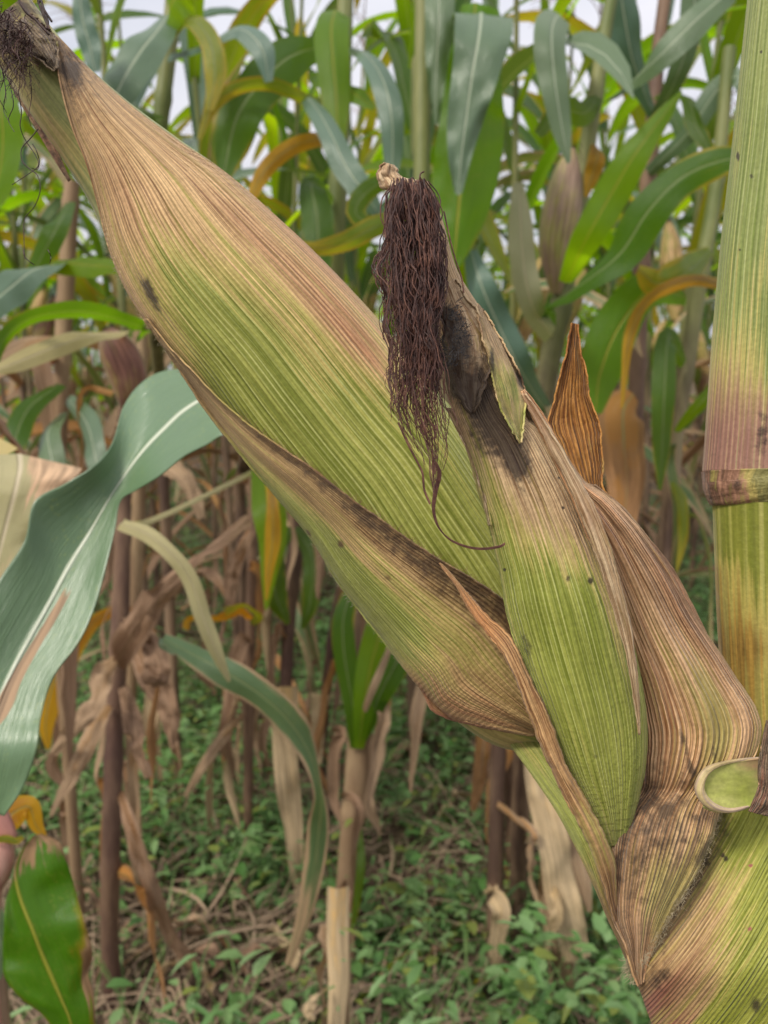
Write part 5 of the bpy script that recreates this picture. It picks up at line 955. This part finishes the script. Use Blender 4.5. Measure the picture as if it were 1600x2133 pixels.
# ------------------------------------------------------------------ field plants: prototypes, then individual copies
def make_corn(seed, height, dry_to, ear=True, red=False):
    rr = random.Random(seed)
    root = empty('corn_plant', (0, 0, 0), 0, None, 'corn plant')
    n = 26; t = np.linspace(0, 1, n); bx, by = rr.uniform(-.06, .06), rr.uniform(-.06, .06)
    P3 = np.stack([bx*t**2*height/2, by*t**2*height/2, -.02 + t*(height*.93)], -1)
    zn = [0.10 + 0.128*k for k in range(int((height*.86)/.128))]
    rad = 0.0135*(1 - .62*t)
    tf = np.linspace(0, 1, 90); PF = np.stack([np.interp(tf, t, P3[:, i]) for i in range(3)], -1); rf = np.interp(tf, t, rad)
    for z in zn: rf = rf*(1 + .2*np.exp(-((PF[:, 2]-z)/.012)**2))
    Pq, UV = tube_rings(PF, rf, 8, 1.0, (1, .1, 0.02))
    obj('stalk', grid_mesh('field_stalk', Pq, UV), rr.choice([ST_GREEN, ST_GREEN, ST_PURP]), root)
    az = rr.uniform(0, 6.28)
    for k, z in enumerate(zn):
        if z < .2: continue
        a = az + math.pi*k + rr.uniform(-.35, .35); o = np.array([np.interp(z, PF[:, 2], PF[:, 0]), np.interp(z, PF[:, 2], PF[:, 1]), z])
        dirv = np.array([math.cos(a), math.sin(a), 0])
        rel = z/height
        dry = z < dry_to + .12 + rr.uniform(-.25, .25)
        Ln = (0.5 + .42*math.sin(math.pi*min(1, rel*1.05)))*rr.uniform(.85, 1.15); W = (.036 + .032*math.sin(math.pi*rel))*rr.uniform(.85, 1.15)
        el = rr.uniform(55, 75) if not dry else rr.uniform(10, 50)
        droop = rr.uniform(90, 150) if not dry else rr.uniform(110, 140)
        if rel > .78: droop *= .45; el = rr.uniform(60, 78)
        m_ = 18; s_ = np.linspace(0, 1, m_)
        ang = np.radians(el - droop*np.clip((s_ - .12), 0, 1)**(1.15 if not dry else .6))
        ang = np.maximum(ang, np.radians(-86))
        step = Ln/(m_-1); hx = np.concatenate([[0], np.cumsum(np.cos(ang[:-1])*step)]); hz = np.concatenate([[0], np.cumsum(np.sin(ang[:-1])*step)])
        lat = np.cross(dirv, [0, 0, 1]); sw = rr.uniform(-.12, .12)*s_**2
        pts = o + dirv*hx[:, None] + np.array([0, 0, 1])*hz[:, None] + lat*sw[:, None]
        wd = W*np.clip(np.minimum((s_+.25)*1.9, 1)*np.sqrt(np.clip(1 - s_**2.4, 0, 1)), .02, 1)
        if dry: wd *= rr.uniform(.4, .85)
        mat = rr.choice([M_DRY, M_DRYB, M_DRYB, M_HALF, M_ORANGE]) if dry else rr.choice([M_FRESH, M_BLUE, M_FRESH, M_LIT, M_FRESH, M_BLUE, M_YEL, M_YEL, M_HALF if rel < .6 else M_LIT])
        hor = np.cross(dirv, np.array([0, 0, 1.0]))
        T = np.gradient(pts, axis=0); T /= np.linalg.norm(T, axis=1)[:, None]
        Nn = np.cross(np.broadcast_to(hor, T.shape), T)
        # side vector = horizontal; pass 'side' so that cross(T, side) gives hor: use averaged normal per row through twist-free build
        u = np.linspace(-1, 1, 5)[None]; hw = wd[:, None]/2; tw = rr.uniform(-1.2, 1.2)*s_ + (vnoise(s_*3 + seed, 0*s_ + k, 4)*.9 if dry else 0)
        S = hor[None]*np.cos(tw)[:, None] + Nn*np.sin(tw)[:, None]; N2 = Nn*np.cos(tw)[:, None] - hor[None]*np.sin(tw)[:, None]
        zz = .28*np.abs(u)*hw + .22*hw*np.abs(u)*np.sin(s_[:, None]*15 + (u > 0)*2 + k)
        if dry: zz = zz + .6*hw*vnoise(u*2 + k, s_[:, None]*12, seed+k)
        P = pts[:, None] + S[:, None]*(u*hw)[..., None] + N2[:, None]*zz[..., None]
        obj('leaf', grid_mesh('field_leaf', P, np.stack(np.broadcast_arrays((u+1)/2, s_[:, None]), -1)), mat, root)
    # tassel
    top = PF[-1]; st = [(np.stack([top + np.array([0, 0, 1])*q for q in np.linspace(0, .30, 8)]), np.linspace(.0025, .0012, 8))]
    for k in range(9):
        a = rr.uniform(0, 6.28); q = np.linspace(0, 1, 8)[:, None]; ln = rr.uniform(.14, .22); o = top + np.array([0, 0, rr.uniform(.02, .14)])
        st.append((o + np.array([math.cos(a), math.sin(a), 0])*ln*(.45*q + .45*q**2) + np.array([0, 0, 1])*ln*(q - .65*q**2), np.linspace(.0022, .001, 8)))
    obj('tassel', tubes_mesh('field_tassel', st, 4), TASSEL, root)
    if ear:
        z = 1.0 + rr.uniform(-.12, .12); a = az + rr.uniform(0, 6.28); dirv = np.array([math.cos(a), math.sin(a), 0]); q = np.linspace(0, 1, 16)[:, None]
        pts = np.array([0, 0, z]) + dirv*(.012 + .09*q) + np.array([0, 0, 1])*.24*q
        Pq, UV = tube_rings(pts, .030*np.sin(np.pi*np.clip(q[:, 0]*.92 + .06, 0, 1))**.6, 12); UV = UV.copy(); UV[..., 1] *= 5
        e = obj('corn_ear', grid_mesh('field_ear', Pq, UV, np.full((*Pq.shape[:2], 3), [.6, .25, .05])), EAR_RED if red else rr.choice([EAR_TAN, EAR_GREEN]), root)
        st = []
        for k in range(18):
            g = random.Random(seed*50+k); tt = np.linspace(0, 1, 7)[:, None]
            st.append((pts[-1] + np.array([g.uniform(-1, 1), g.uniform(-1, 1), 0])*.02*tt + np.array([0, 0, 1])*(.012*np.sin(tt*3) - .05*tt**2*g.random()), np.full(7, .0008)))
        obj('silk', tubes_mesh('field_silk', st, 3), SILK, e)
    return root
protos = [make_corn(11, 2.35, .75, True, True), make_corn(22, 2.5, .95), make_corn(33, 2.2, .65), make_corn(44, 2.45, .85, True, True), make_corn(55, 2.6, .8, False), make_corn(66, 2.3, .9), make_corn(77, 2.15, .7, True)]

def kids(o): return [c for c in bpy.data.objects if c.parent == o]
tree = {p: [(c, kids(c)) for c in kids(p)] for p in protos}
def dup(p):
    r_ = p.copy(); C.objects.link(r_)
    for c, gs in tree[p]:
        d = c.copy(); C.objects.link(d); d.parent = r_
        for g in gs:
            e = g.copy(); C.objects.link(e); e.parent = d
    return r_
spots = []
rf = random.Random(5)
y = 2.05
rows_y = []
while y < 8.0:
    half = y*0.47 + 0.35; step = .36 if y < 4.5 else .5
    x = -half + rf.uniform(0, .3)
    while x < half:
        spots.append((x + rf.uniform(-.09, .09), y + rf.uniform(-.14, .14), y)); x += step*rf.uniform(.8, 1.25)
    y += .66 if y < 5 else .95
used = set()
LM = [(60, 'seen at the left frame edge'), (230, 'seen under the tip of the big ear'), (420, 'seen above the shoulder of the big ear'), (620, 'seen between big ear and silk'), (860, 'seen behind the dark silk'), (1020, 'seen just right of the silk'),
      (1200, 'seen behind the pink ear'), (1340, 'seen left of the thick stalk'), (1520, 'seen at the thick right stalk')]
ORD = ['front', 'second', 'third', 'fourth', 'fifth']
def field_info(x, y):
    px = 800 + x/(y*CP)*FPX
    row = sorted(set(q[2] for q in spots)).index(_)
    if row > 4: return None, px, row
    return min(LM, key=lambda q: abs(q[0]-px))[1], px, row
labelled = {}
for i, (x, y, _) in enumerate(spots):
    k = rf.randrange(len(protos)); p = protos[k]
    if p not in used: used.add(p); o = p
    else: o = dup(p)
    o.location = (x, y, float(hground(x, y))); o.rotation_euler = (rf.uniform(-.05, .05), rf.uniform(-.05, .05), rf.uniform(0, 6.28))
    sc_ = rf.uniform(.88, 1.08); o.scale = (sc_, sc_, sc_)
    o['category'] = 'corn plant'; lm, px_, row_ = field_info(x, y)
    if lm is None: o['label'] = 'distant corn plant with tassel in the far rows of the field'; o['group'] = 'corn plants in the far rows'
    else: o['group'] = 'corn plants in the near rows of the field'; labelled.setdefault((lm, row_), []).append((px_, o))
for (lm, row_), ls in labelled.items():
    ls.sort(key=lambda q: q[0]); n_ = len(ls)
    for q, (_, o) in enumerate(ls):
        pos_ = '' if n_ == 1 else (['left one', 'right one'] if n_ == 2 else ['leftmost', 'middle one', 'rightmost'] if n_ == 3 else ['leftmost', 'second', 'third', 'rightmost', 'last'])[q] + ', '
        o['label'] = 'corn plant, %s field row, %s%s' % (ORD[row_], pos_, lm.replace('seen ', '') if len((pos_ + lm).split()) > 11 else lm)

# far field as one mass
def far_mass():
    g = np.random.default_rng(9); n = 1500; VV = []; UU = []
    m_ = 9; s_ = np.linspace(0, 1, m_)
    FF = []
    base = np.arange(m_*3).reshape(m_, 3); fq = np.stack([base[:-1, :-1], base[:-1, 1:], base[1:, 1:], base[1:, :-1]], -1).reshape(-1, 4)
    for k in range(n):
        yy = g.uniform(8.6, 20); xx = g.uniform(-1, 1)*(yy*.6 + 2); z0 = g.uniform(.1, 2.0); a = g.uniform(0, 6.28); L_ = g.uniform(.5, .9)
        if k % 5 == 0:
            pts = np.stack([xx + 0*s_, yy + 0*s_, s_*g.uniform(1.9, 2.4)], -1); wd = .03 + 0*s_; hor = np.array([1.0, 0, 0])
        else:
            el = R(g.uniform(45, 75)); ang = el - R(g.uniform(80, 150))*s_; st_ = L_/(m_-1)
            hx = np.concatenate([[0], np.cumsum(np.cos(ang[:-1])*st_)]); hz = np.concatenate([[0], np.cumsum(np.sin(ang[:-1])*st_)])
            pts = np.stack([xx + math.cos(a)*hx, yy + math.sin(a)*hx, z0 + hz], -1); wd = .085*np.sqrt(np.clip(1 - s_**2.2, 0, 1)) + .004; hor = np.array([-math.sin(a), math.cos(a), 0])
        u = np.array([-1, 0, 1.0]); P = pts[:, None] + hor*(u[None]*wd[:, None]/2)[..., None]
        VV.append(P.reshape(-1, 3)); UU.append(np.stack(np.broadcast_arrays((u[None]+1)/2, s_[:, None]), -1).reshape(-1, 2)); FF.append(fq + k*m_*3)
    me = raw_mesh('far_corn_field', np.concatenate(VV), np.concatenate(FF), np.concatenate(UU))
    o = obj('far_corn_field', me, M_FRESH); o['kind'] = 'stuff'; o['label'] = 'distant corn field seen as one green mass'; o['category'] = 'corn field'
far_mass()

# ------------------------------------------------------------------ weeds, grass and litter on the soil
def weed_mat():
    s = NG('weed_leaf'); u, v = s.uv(); g = s.N.new('ShaderNodeNewGeometry').outputs['Random Per Island']
    c = s.mix(g, (0.075, 0.19, 0.035), (0.24, 0.37, 0.15)); c = s.mix(s.rng(g, .86, .93), c, (.22, .26, .05))
    c = s.mix(s.math('MULTIPLY', s.rng(s.math('ABSOLUTE', s.math('SUBTRACT', u, .5)), .06, .01), .4), c, (.2, .3, .14))
    return s.finish(c, .5, None, .45, s.mix(g, (.08, .22, .02), (.16, .32, .04)), .3)
WEED = weed_mat()
def density(x, y):
    return .66 + .8*vnoise(x*1.6 + 4, y*1.6, 21) + .5*vnoise(x*4, y*4, 22) + .25*np.tanh(x*2)
def weeds():
    g = np.random.default_rng(3); VV = []; FF = []; UU = []; o = 0
    # leaf template: 3 x 4 grid, ovate
    s_ = np.array([0, .3, .65, 1.0]); w_ = np.array([.12, .95, .8, .03]); u = np.array([-1, 0, 1.0])
    T = np.zeros((4, 3, 3)); T[..., 0] = u[None]*w_[:, None]*.5*.55; T[..., 1] = s_[:, None]; T[..., 2] = .10*np.abs(u)[None]*w_[:, None] - .25*(s_[:, None]**2)
    base = np.arange(12).reshape(4, 3); fq = np.stack([base[:-1, :-1], base[:-1, 1:], base[1:, 1:], base[1:, :-1]], -1).reshape(-1, 4)
    uvt = np.stack(np.broadcast_arrays((u[None]+1)/2, s_[:, None]), -1).reshape(-1, 2)
    n = 0
    while n < 14000:
        yy = .85 + g.random()**1.5*6.0; xx = g.uniform(-1, 1)*(yy*.58 + .25)
        if density(xx, yy) < g.random()*.8: continue
        n += 1; h = g.uniform(.02, .17) if g.random() < .8 else g.uniform(.12, .28); nl = int(g.integers(4, 11)); z0 = float(hground(xx, yy)); big = g.uniform(.018, .046)*(1.25 if h > .15 else 1)
        lean = g.uniform(-.3, .3, 2); nar = g.choice([1.0, 1.25, .4, .75]); big = big*(1.2 if nar == .4 else g.choice([.45, .7, .95]))
        for k in range(nl):
            f = (k+1)/nl; a = k*2.4 + g.uniform(0, 1); el = g.uniform(-.2, .8); L_ = big*g.uniform(.6, 1.25)*(1.15 - .45*f)
            P = T.reshape(-1, 3)*L_*np.array([nar, 1, 1])
            ce, se = math.cos(el), math.sin(el); P = np.stack([P[:, 0], P[:, 1]*ce - P[:, 2]*se, P[:, 1]*se + P[:, 2]*ce], -1)
            ca, sa = math.cos(a), math.sin(a); P = np.stack([P[:, 0]*ca - P[:, 1]*sa, P[:, 0]*sa + P[:, 1]*ca, P[:, 2]], -1)
            P = P + np.array([xx + lean[0]*h*f + .5*big*ca*g.uniform(0, 1), yy + lean[1]*h*f, z0 + h*f])
            VV.append(P); FF.append(fq + o); UU.append(uvt); o += 12
    me = raw_mesh('weeds', np.concatenate(VV), np.concatenate(FF), np.concatenate(UU))
    q = obj('weeds', me, WEED); q['kind'] = 'stuff'; q['label'] = 'small leafy green weeds covering the soil'; q['category'] = 'weeds'
weeds()
def blades(name, n, lmin, lmax, w0, flat, mat, lab, cat, seed, ymax=5.5, dens=None):
    g = np.random.default_rng(seed); VV = []; FF = []; UU = []; m_ = 6; s_ = np.linspace(0, 1, m_); o = 0
    base = np.arange(m_*2).reshape(m_, 2); fq = np.stack([base[:-1, :-1], base[:-1, 1:], base[1:, 1:], base[1:, :-1]], -1).reshape(-1, 4)
    for k in range(n):
        yy = .85 + g.random()**1.4*ymax; xx = g.uniform(-1, 1)*(yy*.58 + .25); a = g.uniform(0, 6.28); L_ = g.uniform(lmin, lmax)
        el = R(g.uniform(0, 22)) if flat else R(g.uniform(50, 88)); dr = R(g.uniform(-10, 30)) if flat else R(g.uniform(20, 110))
        ang = el - dr*s_; st_ = L_/(m_-1); hx = np.concatenate([[0], np.cumsum(np.cos(ang[:-1])*st_)]); hz = np.concatenate([[0], np.cumsum(np.sin(ang[:-1])*st_)])
        aa = a + g.uniform(-.6, .6)*s_
        z = float(hground(xx, yy)) + (g.uniform(.004, .05) if flat else 0) + hz
        pts = np.stack([xx + np.cos(aa)*hx, yy + np.sin(aa)*hx, np.maximum(z, .003)], -1); w1 = w0*g.uniform(.5, 1.5)*np.sqrt(np.clip(1.02 - s_**2, 0, 1)); hor = np.array([-math.sin(a), math.cos(a), g.uniform(-.3, .3)])
        P = pts[:, None] + hor*(np.array([-1, 1.0])[None]*w1[:, None]/2)[..., None]
        VV.append(P.reshape(-1, 3)); UU.append(np.stack(np.broadcast_arrays(np.array([.2, .8])[None], s_[:, None]), -1).reshape(-1, 2)); FF.append(fq + o); o += m_*2
    q = obj(name, raw_mesh(name, np.concatenate(VV), np.concatenate(FF), np.concatenate(UU)), mat); q['kind'] = 'stuff'; q['label'] = lab; q['category'] = cat
GRASS = simple_mat('grass_blade', (.05, .10, .025), (.14, .22, .06), 20, .5)
STRAWM = simple_mat('straw_litter', (.09, .06, .04), (.36, .26, .17), 14, .8)
blades('grass', 5200, .05, .22, .0032, False, GRASS, 'thin green grass blades among the weeds', 'grass', 31)
blades('straw_litter', 7500, .04, .26, .005, True, STRAWM, 'brown straw and dead stems littering the soil', 'litter', 32)
blades('dead_grass', 2600, .05, .20, .0022, False, STRAWM, 'dead tan grass stems standing among the weeds', 'dead grass', 33)

# larger dry corn leaves lying on the soil: things
litter = [((345, 2100), (430, 1890), 16, ST_PURP), ((740, 2020), (590, 2080), 24, M_DRYB), ((330, 2060), (560, 2110), 30, M_DRYB), ((1020, 1680), (1135, 1890), 14, ST_PURP), ((860, 2075), (960, 2040), 34, M_DRYB),
          ((480, 2030), (330, 1960), 26, M_DRY), ((760, 2130), (860, 2040), 24, M_YEL), ((910, 1560), (800, 1640), 26, M_DRY), ((1040, 2020), (930, 1990), 24, M_STRAW), ((590, 1830), (640, 1960), 22, M_STRAW),
          ((300, 1850), (180, 1930), 22, M_DRY), ((130, 1860), (250, 2010), 26, M_DRYB)]
desc = ['dark dead stem leaning up at the lower left', 'brown curled corn leaf on the soil at bottom centre', 'long brown corn leaf lying along the bottom left', 'purple brown dead stem slanting below the small ear', 'brown dry corn leaf on the weeds left of the bottom sheath',
        'tan crumpled leaf lying beside the trailing strip at lower left', 'yellow green fallen blade at the bottom centre', 'pale dry leaf on the weeds right of the young tuft', 'short straw coloured leaf at the bottom right of centre', 'pale straw leaf hanging low left of the tan sheath',
        'tan leaf on the soil left of the purple stalk', 'brown leaf on the soil behind the spotted leaf']
extra = [((420, 2110), (640, 2040), 26, M_DRYB, 'brown twisted leaf crossing the soil near the bottom'), ((250, 2060), (470, 1980), 22, M_DRY, 'tan curled leaf right of the spotted leaf'), ((560, 1960), (440, 1860), 16, M_DRYB, 'small brown curled leaf among weeds at lower left'),
         ((300, 1760), (420, 1700), 18, M_DRY, 'tan leaf on the weeds between the two left stalks'), ((640, 2100), (560, 1990), 20, M_STRAW, 'straw leaf lying left of the cut stub'), ((830, 1990), (950, 1930), 22, M_DRYB, 'brown leaf on soil right of the cut stub'),
         ((900, 1740), (1010, 1700), 20, M_STRAW, 'pale dry leaf on bare soil below the green shank'), ((1230, 2090), (1120, 2050), 26, M_DRY, 'tan dry leaf at the foot of the wavy sheath'), ((470, 2125), (330, 2100), 30, M_STRAW, 'wide straw leaf at the very bottom left of centre'),
         ((980, 2110), (1090, 2128), 30, M_YEL, 'yellow green blade lying at the bottom right of centre'), ((560, 1790), (480, 1730), 14, M_DRY, 'short tan leaf scrap in the weeds under the trailing leaf'), ((280, 1960), (220, 2100), 20, M_DRYB, 'brown leaf lying toward the camera by the purple stalk')]
for q in extra: litter.append(q[:4]); desc.append(q[4])
for i, ((x0, y0), (x1, y1), wd, mat) in enumerate(litter):
    d0, d1 = ground_d(y0), ground_d(y1); t = np.linspace(0, 1, 20)
    A, B = at(x0, y0, d0), at(x1, y1, d1); P3 = A[None]*(1-t[:, None]) + B[None]*t[:, None]
    P3[:, 2] = [float(hground(p[0], p[1])) for p in P3]; P3[:, 2] += .02 + .05*np.sin(np.pi*t) + .012*vnoise(t*6, 0*t + i, 2); P3[:, 0] += .02*vnoise(t*3, 0*t + i, 7)
    if mat in (ST_PURP,):
        Pq, UV = tube_rings(P3, np.full(20, .0045), 8); o = obj('dead_stem', grid_mesh('dead_stem', Pq, UV), mat); cat = 'dead stem'
    else:
        o = ribbon('dry_leaf', P3, wd*d0/FPX*np.sqrt(np.clip(1 - (2*t-1)**4, .02, 1)), mat, None, side=np.array([0, .5, .9]), nu=7, fold=.3, wave=.3, seed=i, crumple=.6); cat = 'dry leaf'
    o['label'] = desc[i]; o['category'] = cat; o['group'] = 'dead stems and leaves on the soil'

for o in bpy.data.objects:
    if 'label' in o and len(str(o['label']).split()) > 16: print('LONG', o.name, o['label'])
for o in list(bpy.data.objects):
    if '_base' in o: del o['_base']
print('objects', len(bpy.data.objects), 'tris approx', sum(len(m.polygons)*2 for m in bpy.data.meshes))
